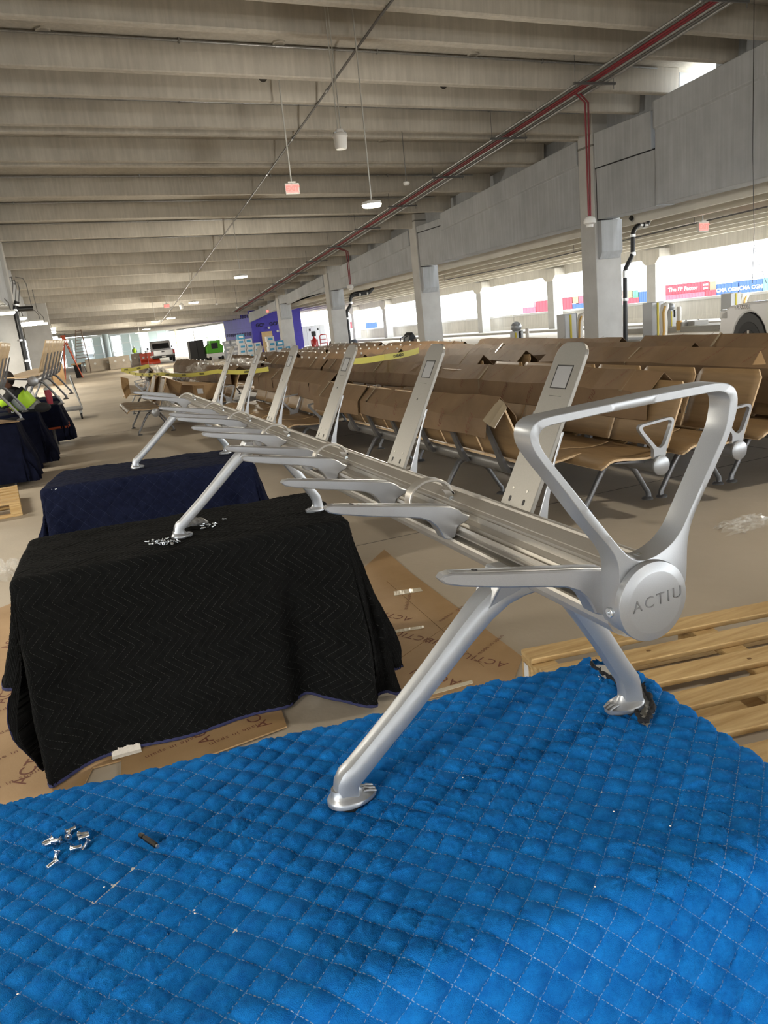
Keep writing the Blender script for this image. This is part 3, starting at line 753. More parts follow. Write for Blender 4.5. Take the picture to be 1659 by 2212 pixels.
# frayed dark batting along the tear
tear = [uz(x, y, .744) for x, y in ((1277, 1431), (1292, 1447), (1310, 1458), (1328, 1470), (1345, 1483), (1352, 1497))]
tear2 = [uz(x, y, .744) for x, y in ((1372, 1536), (1384, 1556), (1397, 1560), (1408, 1540), (1412, 1526), (1400, 1501), (1386, 1474))]
for T in (tear, tear2):
    mb = MB(); pts = []
    for a, b_ in zip(T[:-1], T[1:]):
        for k in range(5): pts.append(a.lerp(b_, k / 5) + Vector((random.uniform(-.002, .002), random.uniform(-.002, .002), random.uniform(-.001, .003))))
    mb.tube(pts, [random.uniform(.0025, .0062) for _ in pts], 7)
    for p in pts:
        q = p + Vector((random.uniform(-.006, .006), random.uniform(-.006, .006), random.uniform(.001, .006)))
        mb.tube([p, p.lerp(q, .6) + Vector((0, 0, .002)), q], [.0016, .0014, .0006], 5)
    stuff(obj('frayed_edge', mb, M_fray, blue, smooth=60))
for px, py, qx, qy in ((1300, 1418, 1306, 1427), (1640, 1596, 1650, 1604)):
    obj('loose_thread', MB().tube([uz(1292, 1460, .747), uz(1296, 1463, .749), uz(1295, 1469, .747)], .0005, 5), M_white, blue); break

KO, KR = (.965, 3.41), R(-4)
table('folding table hidden under the black zigzag stitched blanket', KO, KR, 1.22, .62, .725)
def black_fold(SX, SY, d, NX, NY):
    f = sstep(.03, .62, d); fr = (NY < -.5)
    g = f * fr * (.018 * np.sin(SX * 6.0 + .5) + .010 * np.sin(SX * 15))
    g = g + f * fr * .15 * np.exp(-((SX + 1.26) / .12) ** 2)                     # left corner swings out to the floor
    g = g - f * fr * .085 * np.exp(-((SX + .26) / .055) ** 2)                      # deep crease before the right corner
    g = g + f * fr * .16 * np.exp(-((SX + .04) / .11) ** 2)                      # corner cone standing forward
    cr = (NX > .15) & (NY < 0)
    g = g + f * cr * .10 * np.sin(np.arctan2(-NY, NX) * 2) + f * (NX > .5) * (.03 + .02 * np.sin(SY * 17))
    g = g + f * (NX < -.5) * (.08 + .05 * np.sin(SY * 11 + 1))
    return g
black, WK = drape('moving_blanket', M_black, KO, KR, (-1.215, -.03, -.605, -.03), .7365, (.42, .66, .735, .45), .0046, .0335, 'zigzag', .0034, .0022, .045, black_fold, .030, None, None, (0, 0), 21)
tag(black, 'black moving blanket with pale zigzag stitching hanging to the floor, behind the blue one', 'blanket')
border(WK, 'front', M_navytape, black); border(WK, 'left', M_navytape, black); border(WK, 'right', M_navytape, black)
# sewn-in cream care tag at the front hem
p0 = uz(240, 1622, .028); p1 = uz(300, 1606, .03)
mb = MB(); n = (p1 - p0).normalized(); q = Vector((.0, -.012, 0)); rows = []
for t, dz, dy in ((0, .045, .004), (.35, .02, -.010), (.7, .006, -.028), (1, .003, -.045)):
    rows.append([p0 + Vector((0, dy, dz - .028 + .012)), p0 + n * .105 + Vector((0, dy, dz - .028 + .012)), p0 + n * .105 + Vector((0, dy, dz - .028 + .0128)), p0 + Vector((0, dy, dz - .028 + .0128))])
mb.loft(rows); obj('care_tag', mb, mat('cream_tag', (.62, .57, .50, 1), .8, 0, .1, 60), black)

NO, NR = (1.06, 5.13), R(-11)
table('folding table hidden under the navy diamond stitched blanket', NO, NR, 1.22, .62, .725)
def navy_fold(SX, SY, d, NX, NY):
    f = sstep(.03, .6, d); fr = (NY < -.5)
    g = f * fr * (.012 * np.sin(SX * 7 + 1)) + f * fr * .13 * np.exp(-((SX + 1.2) / .08) ** 2) - f * fr * .08 * np.exp(-((SX + .14) / .05) ** 2) + f * fr * .14 * np.exp(-((SX) / .09) ** 2)
    g = g + f * (NX < -.4) * (.08 + .07 * np.sin(SY * 12)) + f * (NX > .4) * (.05 + .03 * np.sin(SY * 15))
    return g
navy, WN = drape('moving_blanket', M_navy, NO, NR, (-1.20, -.03, -.60, -.03), .7365, (.50, .60, .70, .30), .009, .060, 'diamond', .004, .0025, .05, navy_fold, .03, None, None, (0, 0), 41)
tag(navy, 'dark navy quilted moving blanket on the farthest table under the bench frame', 'blanket')

# ------------------------------------------------------------------ screws and bits lying on the blankets
def screw_mb():
    mb = MB(); mb.lathe([(.0, .0004), (.0022, .0004), (.0030, .0), (.0056, .0), (.0058, -.0006), (.0036, -.0040), (.0031, -.0046), (.0031, -.0165), (.0022, -.0172), (0, -.0172)], 14)
    return mb
scr_me = mesh_of(screw_mb(), M_bolt, 40, 'screw')
sock_me = mesh_of(MB().prism([(.0021 * math.cos(R(60 * k)), .0021 * math.sin(R(60 * k))) for k in range(6)], lambda a, b: (a, b, .0006), lambda a, b: (a, b, -.001)), M_slot, None, 'socket')
def put_screw(x, y, z, az, tilt, label, group):
    o = bpy.data.objects.new('screw', scr_me); COL.objects.link(o)
    o.location = (x, y, z); o.rotation_euler = (0, tilt, az); tag(o, label, 'screw', group)
    s = bpy.data.objects.new('hex_socket', sock_me); COL.objects.link(s); s.parent = o
    return o
spots = [(-.138, 1.220), (-.119, 1.203), (-.157, 1.214), (-.152, 1.203), (-.143, 1.193), (-.133, 1.194), (-.119, 1.190), (-.103, 1.180), (-.150, 1.176), (-.131, 1.170), (-.151, 1.152)]
azs = [20, -20, 200, 175, 160, 80, 10, 205, 240, -5, 215]
names = ['back', None, None, None, None, None, None, 'r', 'l', 'm', 'front']
for i, ((x, y), a) in enumerate(zip(spots, azs)):
    lab = 'small zinc countersunk screw in the loose heap on the blue blanket'
    grp = 'screws heaped on the blue blanket'
    if i == 10: lab, grp = 'zinc screw lying nearest the camera, below the heap on the blue blanket', None
    if i == 7: lab, grp = 'zinc screw with its head towards the camera at the heap\'s right end', None
    if i == 8: lab, grp = 'zinc screw standing head up just below the left of the blue blanket heap', None
    if i == 9: lab, grp = 'zinc screw lying right of the upright one below the blue blanket heap', None
    lift = .006 if i in (4, 5) else 0
    put_screw(x, y, .7455 + lift, R(a), R(-88) if i not in (7, 8) else R(-50), lab, grp)
A_, B_ = Vector((-.0275, 1.150, .7455)), Vector((-.0060, 1.106, .7455)); dv = (B_ - A_).normalized()
bit = thing('driver_bit', 'dark steel hex driver bit lying alone on the blue blanket', 'driver bit', A_)
q = Vector((0, 0, 1)).rotation_difference(dv).to_matrix().to_4x4()
M_bit = mat('dark_bit_steel', (.05, .045, .04, 1), .3, .9); Lb = (B_ - A_).length
mb = MB().lathe([(.0034, 0), (.0042, .0015), (.0042, .009), (.0030, .0105), (.0030, .013), (.0042, .0145), (.0042, Lb - .003), (.0032, Lb - .001)], 6, M=Matrix.Translation(A_) @ q)
obj('shank', mb, M_bit, bit); obj('tip', MB().lathe([(.0031, Lb - .001), (.0031, Lb + .003), (0, Lb + .003)], 6, M=Matrix.Translation(A_) @ q), M_bolt, bit)
s2 = [(.179, 3.012), (.190, 2.990), (.202, 2.992), (.195, 3.029), (.207, 3.012), (.218, 3.028), (.220, 2.988), (.229, 3.030), (.230, 2.975), (.239, 3.000), (.246, 2.985), (.247, 2.972), (.253, 2.960), (.236, 2.965), (.265, 2.965), (.274, 2.957), (.255, 2.938), (.226, 2.962)]
for i, (x, y) in enumerate(s2):
    put_screw(x - .004, y - .028, .7455 + (.005 if i % 3 == 0 else 0), random.uniform(0, 6.28), R(random.choice((-88, -80, -60, -100))), 'zinc screw in the heap against the left foot on the black blanket', 'screws heaped beside the foot on the black blanket')
s3 = [(.385, 3.090), (.389, 3.058), (.398, 3.056), (.404, 3.100), (.412, 3.093), (.416, 3.068), (.391, 3.112), (.368, 3.133)]
for i, (x, y) in enumerate(s3):
    put_screw(x, y, .7455 + (.004 if i % 3 == 0 else 0), random.uniform(0, 6.28), R(random.choice((-88, -80, -100))), 'zinc screw in the heap spilling from the grey bag on the black blanket', 'screws beside the grey bag on the black blanket')
for i, (x, y) in enumerate([(.442, 3.079), (.450, 3.093), (.440, 3.060)]):
    put_screw(x, y, .7455, R(40 + i * 90), R(-85), 'zinc screw in the group of three right of the grey bag on the black blanket', 'three screws right of the grey bag')
put_screw(.489, 3.14, .7455, R(30), R(-80), 'lone zinc screw lying farthest back on the black blanket', None)
# crumpled grey bag of hardware
mb = MB(); nb = 22
P0, P1 = Vector((.325, 3.135, .742)), Vector((.425, 3.125, .742)); rings = []
for i in range(9):
    t = i / 8; c = P0.lerp(P1, t); rr = .018 * math.sin(PI * min(1, .12 + t * .8)) + .004
    rings.append([c + Vector((random.uniform(-.002, .002), 1.5 * rr * math.cos(2 * PI * k / 10), max(0, rr * .9 * (1 + math.sin(2 * PI * k / 10)) * random.uniform(.7, 1.15)))) for k in range(10)])
mb.loft(rings); bag = obj('hardware_bag', mb, mat('grey_poly_bag', (.16, .155, .15, 1), .25, .1, .3, 90, spec=.8))
tag(bag, 'crumpled grey plastic hardware bag right of the foot on the black blanket', 'bag')
lint = obj('lint', MB(), None) if False else None
# white lint and crumbs
M_lint = mat('lint_white', (.75, .68, .60, 1), .9)
mb = MB()
for px, py in ((1285, 1915), (38, 2147), (421, 1973), (1326, 1753), (1020, 2030), (225, 1916), (1000, 1680), (420, 1966), (1448, 1784)):
    c = uz(px, py, .7405); mb.lathe([(0, -.0012), (.0016, 0), (0, .0014)], 6, c=c)
stuff(tag(obj('lint', mb, M_lint), 'tiny white crumbs and lint scattered over the bright blue blanket', 'lint'))
# worn rips in the blue cloth near the front crease
for px, py, s_ in ((918, 1996, .012), (922, 2190, .018), (898, 2040, .009)):
    pass

# ------------------------------------------------------------------ pallets
M_pine = mat('pallet_pine', (.40, .25, .095, 1), .75, 0, .25, 2.2, .15, 60, stretch=(1.5, 16, 16), col2=(.60, .42, .20, 1))
M_knot = mat('pine_knot', (.16, .085, .03, 1), .8)
def pallet(label, origin, rot, L, Wd, nslat, wS=.098):
    t = thing('pallet', label, 'pallet', (origin[0], origin[1], 0)); t_h = .144
    Mx = Matrix.Translation((origin[0], origin[1], 0)) @ Matrix.Rotation(rot, 4, 'Z')
    bm_ = []
    gap = (Wd - nslat * wS) / (nslat - 1)
    for k in range(nslat):
        y = k * (wS + gap)
        mb = MB(); rr = []
        for i in range(7):
            x = L * i / 6; w = .002 * math.sin(i * 1.7 + k * 2)
            rr.append([Mx @ Vector((x, y + w, .122)), Mx @ Vector((x, y + wS + w, .122)), Mx @ Vector((x, y + wS + w, .144)), Mx @ Vector((x, y + w, .144))])
        mb.loft(rr); p = obj('slat', mb, M_pine, t, bevel=.003, seg=1)
        for _ in range(2):
            kx, ky = random.uniform(.1, L - .1), y + random.uniform(.02, wS - .02)
            rp = [(kx + random.uniform(.7, 1.2) * .011 * math.cos(R(45 * a)), ky + .007 * math.sin(R(45 * a))) for a in range(8)]
            obj('knot', MB().prism(rp, lambda a, b: Mx @ Vector((a, b, .1436)), lambda a, b: Mx @ Vector((a, b, .1444))), M_knot, p)
        for bx in (.05, L / 2 - .04, L / 2 + .04, L - .05):
            pass
    for x in (0, L / 2 - .05, L - .10):
        obj('stringer_board', MB().prism([(0, 0)] and [(x, 0), (x + .10, 0), (x + .10, Wd), (x, Wd)], lambda a, b: Mx @ Vector((a, b, .100)), lambda a, b: Mx @ Vector((a, b, .1215))), M_pine, t, bevel=.003, seg=1)
        for y in (0, Wd / 2 - .05, Wd - .10):
            obj('block', MB().prism([(x, y), (x + .10, y), (x + .10, y + .10), (x, y + .10)], lambda a, b: Mx @ Vector((a, b, .0225)), lambda a, b: Mx @ Vector((a, b, .0995))), M_pine, t, bevel=.004, seg=1)
    for y in (0, Wd / 2 - .05, Wd - .10):
        obj('bottom_board', MB().prism([(0, y), (L, y), (L, y + .10), (0, y + .10)], lambda a, b: Mx @ Vector((a, b, .0)), lambda a, b: Mx @ Vector((a, b, .022))), M_pine, t, bevel=.003, seg=1)
    return t, Mx
p_a = uz(1125, 1402, .144); p_b = uz(1659, 1297, .144)
ang = math.atan2(p_b.y - p_a.y, p_b.x - p_a.x)
dirv = Vector((math.cos(ang), math.sin(ang), 0)); perp = Vector((-dirv.y, dirv.x, 0))
org = p_a - perp * 1.0
pal, PM = pallet('long raw pine pallet on the floor right of the blue blanket', org, ang, 1.5, 1.0, 6, wS=.105)
lab_p = uz(1133, 1437, .09)
obj('paper_sticker', MB().box(-.001, .0, .93, .975, .035, .10, PM), M_white, pal)
p_c = uz(48, 1048, .144)
pallet('small pine pallet at the left edge beside the nearest navy table', (p_c.x - .98, p_c.y - 1.0, 0), R(4), 1.0, 1.0, 6)

# ------------------------------------------------------------------ cardboard laid on the floor
M_card = mat('kraft_cardboard', (.30, .185, .085, 1), .68, 0, .14, 3, .06, 120, col2=(.38, .245, .125, 1))
M_cardedge = mat('kraft_edge', (.42, .29, .16, 1), .8)
M_print = mat('brown_print', (.14, .05, .03, 1), .8)
M_tape = mat('clear_tape', (.62, .55, .42, 1), .10, 0, spec=.9, coat=.6)
def floor_sheet(label, poly, z, prints, ang0=-35):
    P = [uz(x, y, z) for x, y in poly]
    mb = MB(); mb.prism([(p.x, p.y) for p in P], lambda a, b: (a, b, z - .003), lambda a, b: (a, b, z + .003))
    o = obj('cardboard_sheet', mb, M_card); tag(o, label, 'cardboard')
    for s, size, px, py, a in prints:
        p = uz(px, py, z + .0036)
        lettering('printed_lettering', s, size, Matrix.Translation(p) @ Matrix.Rotation(R(a), 4, 'Z'), M_print, o, .0, 1.15)
    return o
MS = 'made in spain'
sh1 = floor_sheet('large kraft cardboard sheet on the floor right of the black blanket', [(760, 1250), (830, 1188), (890, 1240), (1010, 1330), (1128, 1420), (1110, 1470), (900, 1515), (830, 1480)], .006,
    [('ACTIU', .075, 940, 1462, 118), ('ACTIU', .07, 960, 1390, 118), ('ACTIU', .07, 1045, 1425, 118), ('ACTIU', .07, 893, 1375, 118), (MS, .034, 975, 1325, 30), (MS, .034, 1060, 1392, 30), (MS, .034, 880, 1300, 60), ('ACTIU', .07, 850, 1330, 118)])
sh2 = floor_sheet('big kraft cardboard sheet on the floor left of the black blanket', [(-40, 1330), (60, 1290), (330, 1440), (420, 1560), (420, 1600), (200, 1660), (180, 1700), (60, 1740), (-60, 1760)], .006,
    [('ACTIU', .085, 70, 1650, 72), ('ACTIU', .085, 20, 1490, 75), ('ACTIU', .08, 30, 1380, 75), (MS, .036, 40, 1520, 18), (MS, .036, 35, 1570, 18), (MS, .036, 30, 1625, 18), ('ACTIU', .085, 80, 1545, 75), (MS, .036, 20, 1690, 18)])
sh3 = floor_sheet('kraft cardboard sheet on the floor in front of the black blanket', [(262, 1600), (330, 1560), (470, 1500), (590, 1480), (620, 1570), (430, 1640), (262, 1680)], .011,
    [('ACTIU', .08, 425, 1575, 100), ('ACTIU', .08, 540, 1545, 108), (MS, .034, 510, 1585, 192), (MS, .034, 375, 1612, 192)])
for (a, b_, c_, d_) in (((850, 1278), (908, 1270), (913, 1277), (852, 1287)), ((850, 1362), (915, 1352), (917, 1357), (850, 1368)), ((905, 1500), (1020, 1470), (1022, 1476), (908, 1508))):
    P = [uz(*p, .0095) for p in (a, b_, c_, d_)]
    mb = MB(); n = 14; rows = []
    for i in range(n + 1):
        t = i / n; q0 = P[0].lerp(P[1], t); q1 = P[3].lerp(P[2], t); z_ = .0015 * random.random()
        rows.append([q0, q1, q1 + Vector((0, 0, .0012 + z_)), q0 + Vector((0, 0, .0012 + random.random() * .0015))])
    mb.loft(rows); obj('packing_tape', mb, M_tape, sh1)
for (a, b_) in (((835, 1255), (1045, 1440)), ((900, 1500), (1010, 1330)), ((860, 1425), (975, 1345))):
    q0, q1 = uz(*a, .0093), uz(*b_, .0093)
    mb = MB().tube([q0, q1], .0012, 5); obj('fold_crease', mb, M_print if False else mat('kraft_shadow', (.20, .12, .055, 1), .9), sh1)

# ------------------------------------------------------------------ crumpled clear film
M_film = mat('clear_film', (.80, .79, .75, 1), .10, 0, spec=.8, alpha=.16)
def film(label, c, sx, sy, h, seed, rot=0):
    rg = np.random.default_rng(seed); n, k = 20, 14
    mb = MB(); V = []
    for i in range(n):
        for j in range(k):
            u, v = i / (n - 1) * 2 - 1, j / (k - 1) * 2 - 1
            fall = max(0, 1 - u * u) ** .5 * max(0, 1 - v * v) ** .5
            x = u * sx * (1 + .15 * rg.normal()); y = v * sy * (1 + .15 * rg.normal())
            z = h * fall * rg.random() + .004
            a = R(rot); V.append((c[0] + x * math.cos(a) - y * math.sin(a), c[1] + x * math.sin(a) + y * math.cos(a), max(.002, z)))
    F = [(i * k + j, (i + 1) * k + j, (i + 1) * k + j + 1, i * k + j + 1) for i in range(n - 1) for j in range(k - 1)]
    mb.add(V, F); o = obj('plastic_film', mb, M_film); tag(o, label, 'plastic film'); return o
film('crumpled clear plastic film lying on the floor at the right edge', fl(1612, 1133), .20, .10, .05, 3, 10)
film('crumpled clear plastic film on the floor at the left, beside the cardboard', fl(10, 1245), .22, .16, .14, 4, 0)
# ------------------------------------------------------------------ finished wooden benches stored in rows
M_oak = mat('oak_veneer', (.20, .122, .055, 1), .45, 0, .12, 2.6, .04, 80, stretch=(9, .8, 9), col2=(.275, .175, .085, 1))
M_oakpale = mat('pale_veneer', (.52, .36, .19, 1), .45, 0, .1, 2.6, stretch=(9, .8, 9), col2=(.62, .46, .27, 1))
M_oakedge = mat('ply_edge', (.62, .45, .27, 1), .6)
M_grey = mat('grey_cast_metal', (.15, .15, .155, 1), .42, .55)
M_tube = mat('grey_beam_metal', (.26, .255, .25, 1), .38, .6)
M_legg = mat('grey_leg_metal', (.20, .20, .205, 1), .38, .65)
W_ = .60
def panel_mesh(profile, y0, y1, t, m_face, m_edge, name, rc=.04):
    # a bent ply shell: curved profile in X-Z, extruded along Y, with rounded corners at its free end
    n = len(profile); ny = 10; ys = [y0 + (y1 - y0) * k / ny for k in range(ny + 1)]
    L = [0]
    for a, b in zip(profile[:-1], profile[1:]): L.append(L[-1] + math.hypot(b[0] - a[0], b[1] - a[1]))
    mb = MB(); top = []; bot = []
    for i, (x, z) in enumerate(profile):
        a = profile[max(0, i - 1)]; c = profile[min(n - 1, i + 1)]; tx, tz = c[0] - a[0], c[1] - a[1]; l = math.hypot(tx, tz); nx, nz = -tz / l * t, tx / l * t
        d = L[-1] - L[i]; ins = 0 if d > rc else rc - math.sqrt(max(0, rc * rc - (rc - d) ** 2))
        yy = [y0 + ins + (y1 - y0 - 2 * ins) * k / ny for k in range(ny + 1)]
        top.append([(x, y, z) for y in yy]); bot.append([(x + nx, y, z + nz) for y in yy])
    V = [p for r in top for p in r] + [p for r in bot for p in r]; w = ny + 1; o = n * w; F = []; E_ = []
    for i in range(n - 1):
        for j in range(ny):
            F.append((i * w + j, i * w + j + 1, (i + 1) * w + j + 1, (i + 1) * w + j)); F.append((o + i * w + j, o + (i + 1) * w + j, o + (i + 1) * w + j + 1, o + i * w + j + 1))
        E_.append((i * w, (i + 1) * w, o + (i + 1) * w, o + i * w)); E_.append((i * w + ny, o + i * w + ny, o + (i + 1) * w + ny, (i + 1) * w + ny))
    for i in (0, n - 1):
        for j in range(ny): E_.append((i * w + j, o + i * w + j, o + i * w + j + 1, i * w + j + 1))
    me = bpy.data.meshes.new(name); me.from_pydata(V, [], F + E_)
    bm = bmesh.new(); bm.from_mesh(me); bmesh.ops.recalc_face_normals(bm, faces=bm.faces); bm.to_mesh(me); bm.free()
    me.materials.append(m_face); me.materials.append(m_edge)
    me.polygons.foreach_set('material_index', [0] * len(F) + [1] * len(E_))
    me.polygons.foreach_set('use_smooth', [True] * len(F) + [False] * len(E_)); me.update(); return me
seat_prof = [(.085, .425), (.02, .412), (-.08, .408), (-.18, .416), (-.27, .430), (-.33, .434), (-.375, .426), (-.405, .408), (-.420, .385)]
back_prof = [(.095, .455), (.118, .51), (.145, .58), (.178, .66), (.212, .74), (.245, .82), (.262, .87)]
def arm_loop_mb(y, s=1.0):
    o = [(-.04, .47), (-.15, .60), (-.165, .625), (-.155, .645), (.10, .665), (.125, .655), (.13, .63), (.06, .46)]
    i_ = [(-.02, .485), (-.125, .605), (-.135, .622), (-.13, .632), (.09, .648), (.105, .640), (.108, .625), (.045, .49), (.01, .47)]
    mb = MB(); P = smooth_loop(resample([(-.05, .40)] + o + [(.05, .40)], 48, 0), 1); Q0 = smooth_loop(resample(i_, 60, 0), 1)
    cxm, czm = -.01, .575
    Q = []
    for x, z in P:
        a = math.atan2(z - czm, x - cxm); Q.append(min(Q0, key=lambda p: abs((math.atan2(p[1] - czm, p[0] - cxm) - a + PI) % (2 * PI) - PI)))
    f = lambda S, yy: [(x, yy, z) for x, z in S]
    mb.loft([f(P, y - .015), f(P, y + .015), f(Q, y + .015), f(Q, y - .015)], cap=False, loop=True); return mb
def make_bench(name, label, loc, n, oak, arms=(0,), legs=None, group=None):
    L = n * W_
    t = thing(name, label, 'bench', (0, 0, 0), group)
    prof_ = [(.062 * math.cos(2 * PI * k / 18), .36 + .055 * math.sin(2 * PI * k / 18)) for k in range(18)]
    mb = MB(); mb.prism(prof_, lambda x, z: (x, -.02, z), lambda x, z: (x, L + .02, z)); obj('beam', mb, M_tube, t, smooth=40)
    mb = MB().lathe([(.063, 0), (.066, .004), (.066, .016), (.058, .022), (0, .022)], 24, M=Matrix.Translation((0, -.02, .36)) @ Matrix.Rotation(R(90), 4, 'X')); dsk = obj('end_disc', mb, M_alu2, t, smooth=40)
    for y in arms: obj('armrest', arm_loop_mb(y if y else .0), M_alu2, t, smooth=50)
    fr = [(.03, .33, .05, .03), (-.05, .345, .06, .04), (-.10, .315, .045, .035), (-.17, .215, .036, .030), (-.25, .085, .034, .028), (-.272, .055, .034, .030), (-.276, .030, .034, .032), (-.276, .012, .036, .034)]
    for y in (legs or (.42, L - .42)):
        for s in (1, -1):
            lp = leg(y, 1, [(x * s, z, w, h) for x, z, w, h in fr]); l_ = obj('leg', lp, M_legg, t, smooth=40)
            obj('foot', MB().lathe([(.040, 0), (.042, .006), (.036, .014), (.020, .022), (0, .022)], 18, c=(-.268 * s, y, 0)), M_legg, l_, smooth=50)
    sm = panel_mesh(seat_prof, .008, W_ - .008, -.014, oak, M_oakedge, 'seat', .03); bm_ = panel_mesh(back_prof, .012, W_ - .012, .013, oak, M_oakedge, 'backrest', .035)
    am = mesh_of(MB().prism([(-.36, .415), (-.27, .412), (0, .395), (.055, .385), (.055, .33), (.01, .335), (-.05, .372), (-.2, .395)], lambda x, z: (x, -.014, z), lambda x, z: (x, .014, z)), M_grey, 40, 'seat_arm')
    blm = mesh_of(MB().loft([[(x, -w, z), (x + t_, -w, z), (x + t_, w, z), (x, w, z)] for x, z, w, t_ in ((.055, .345, .04, .03), (.085, .40, .038, .03), (.118, .475, .034, .022), (.21, .70, .03, .012))]), M_grey, 40, 'back_blade')
    for k in range(n):
        s = link('seat', sm); s.location = (0, k * W_, 0); hook(s, t)
        b = link('backrest', bm_); b.location = (0, k * W_, 0); hook(b, t)
        d = link('back_blade', blm); d.location = (.012, (k + .5) * W_, 0); hook(d, t)
        a = link('seat_arm', am); a.location = (0, (k + .12) * W_, 0); hook(a, t)
    t.location = loc
    return t
ORD = ['first', 'second', 'third', 'fourth', 'fifth', 'sixth']
benchA = make_bench('wooden_bench', 'oak bench turned with its back and grey blades to the aisle, right of the frame', (2.68, 4.25, 0), 6, M_oak, (0, 3.6), (.85, 2.6))
benchA.location = (2.80, 7.90, 0); benchA.rotation_euler = (0, 0, PI)
benchF = make_bench('wooden_bench', 'oak bench with triangular armrests and near end disc, second row from the aisle', (3.47, 3.95, 0), 6, M_oak, (0, 1.2))
Ys = [3.95, 7.75, 11.55, 15.35]
SEC = ['nearest', 'second', 'third', 'farthest']
Xs = [2.68, 3.47, 4.13, 4.76, 5.38, 5.98]
grid = {}
for r_ in range(1, 6):
    for s_ in range(4):
        if r_ == 1 and s_ == 0: grid[(r_, s_)] = benchF; continue
        grid[(r_, s_)] = dup(benchF, (Xs[r_] + random.uniform(-.02, .02), Ys[s_] + random.uniform(-.04, .04), 0), 0, 'oak bench in the %s row from the aisle, %s section from the camera' % (ORD[r_], SEC[s_]), 'oak benches stored in rows', skip=() if s_ < 2 else ('seat_arm',))
benchB = dup(benchF, (2.50, 8.05, 0), 0, 'oak bench facing the aisle behind the end of the first row, low seats showing', None)
benchC = dup(benchF, (2.30, 12.3, 0), R(3), 'oak bench in the first row half hidden by plastic wrap, third section', None)
benchD = make_bench('wooden_bench', 'short tan bench end standing in the aisle beside the wrapped pile', (1.20, 12.75, 0), 3, M_oak, (), (.3, 1.5))
benchE = dup(benchF, (1.42, 16.6, 0), R(-4), 'far bench by the aisle end with torn cardboard hanging at its front', None)
benchG = dup(benchF, (2.45, 16.3, 0), R(2), 'far bench of the first row under heaped cardboard and film', None)

# ------------------------------------------------------------------ kraft sleeves folded over the backrests
M_sleeve = mat('sleeve_kraft', (.125, .075, .036, 1), .66, 0, .2, 2.2, .10, 60, col2=(.185, .112, .055, 1))
M_sleeve_in = mat('sleeve_shadow_side', (.17, .10, .048, 1), .8)
M_gloss = mat('glossy_tape', (.30, .24, .16, 1), .14, 0, spec=.9, coat=.6)
M_clip = mat('white_clip', (.78, .77, .74, 1), .4)
def sleeve(label, x, y0, y1, rz=0, seed=0, h=.0, wide=1.0, tapes=2, low=.0, clips=False, open_end=True, prints=True, group='kraft sleeves over the bench rows'):
    rg = random.Random(seed); t = thing('cardboard_sleeve', label, 'cardboard', (x, y0, 0), group)
    L = y1 - y0; n = max(3, int(L / .28)); sec = []; w = .135 * wide
    base = [(-w - .01, .655 + low), (-w + .0, .80 + h), (0, .925 + h), (w, .80 + h), (w + .02, .66 + low)]
    dev = [[rg.uniform(-.008, .008) for _ in range(10)] for _ in range(n + 1)]
    th = .0045; rings = []
    Mx = Matrix.Translation((x, y0, 0)) @ Matrix.Rotation(rz, 4, 'Z')
    for i in range(n + 1):
        y = L * i / n; P = []
        for q, (a, b) in enumerate(base):
            P.append((a + dev[i][q] + .006 * math.sin(y * 2.1 + seed + q), b + dev[i][q + 5] * 1.1 + .010 * math.sin(y * 1.3 + seed * 1.7)))
        inn = [(a * (1 - th / w), b - th) for a, b in P]
        rings.append([Mx @ Vector((a, y, b)) for a, b in P] + [Mx @ Vector((a, y, b)) for a, b in inn[::-1]])
    mb = MB(); mb.loft(rings); s = obj('sleeve', mb, M_sleeve, t)
    P0 = base
    for k in range(tapes):
        y = rg.uniform(.15, L - .15); wd = .026; rr = []
        for yy in (y, y + wd):
            rr.append([Mx @ Vector((a * 1.012 + (.002 if a > 0 else -.002), yy + rg.uniform(-.008, .008), b + .006)) for a, b in ((-w, .70 + low), (-w, .80 + h), (0, .925 + h), (w * .9, .81 + h))])
        m2 = MB(); o_ = [[Vector(p) + Vector((0, 0, .002)) for p in r] for r in rr]
        m2.loft([[a, b_, d_, c_] for a, b_, c_, d_ in zip(rr[0], rr[1], o_[0], o_[1])]); obj('tape_strip', m2, M_gloss, t)
    if prints:
        for k in range(max(2, int(L / .42))):
            y = .2 + k * .42
            if y > L - .1: break
            # lettering on the two outer faces towards the aisle
            lettering('printed_lettering', 'ACTIU', .055, Mx @ frame((-w - .012, y, .735 + low * .5), (.1, -.6, .8), (-1, 0, 0)), M_print, t, .0, 1.2)
            n_ = Vector((-.125 - h * 0, 0, w)).normalized()
            lettering('printed_lettering', 'made in spain', .034, Mx @ (frame((-w * .5, y + .2, .8675 + h + .014), (.55, -.6, .5), (-.68, 0, .73))), M_print, t, .0, 1.1)
    if clips:
        for k in range(int(L / .42)):
            y = .12 + k * .42
            obj('corner_clip', MB().box(-.010, .010, y, y + .03, .915 + h, .945 + h, Mx), M_clip, t)
    return t
SX = .275
nm = 'kraft cardboard sleeve folded over the backs, '
sleeve('kraft sleeve with an open taped end, over the bench turned away from the aisle', 2.555, 4.36, 6.70, 0, 1, -.035, .90, 1, -.01)
sleeve('short kraft sleeve with a lifted edge, behind the long one over the turned bench', 2.53, 6.66, 7.85, R(2), 2, -.045, .98, 2, -.03, prints=False)
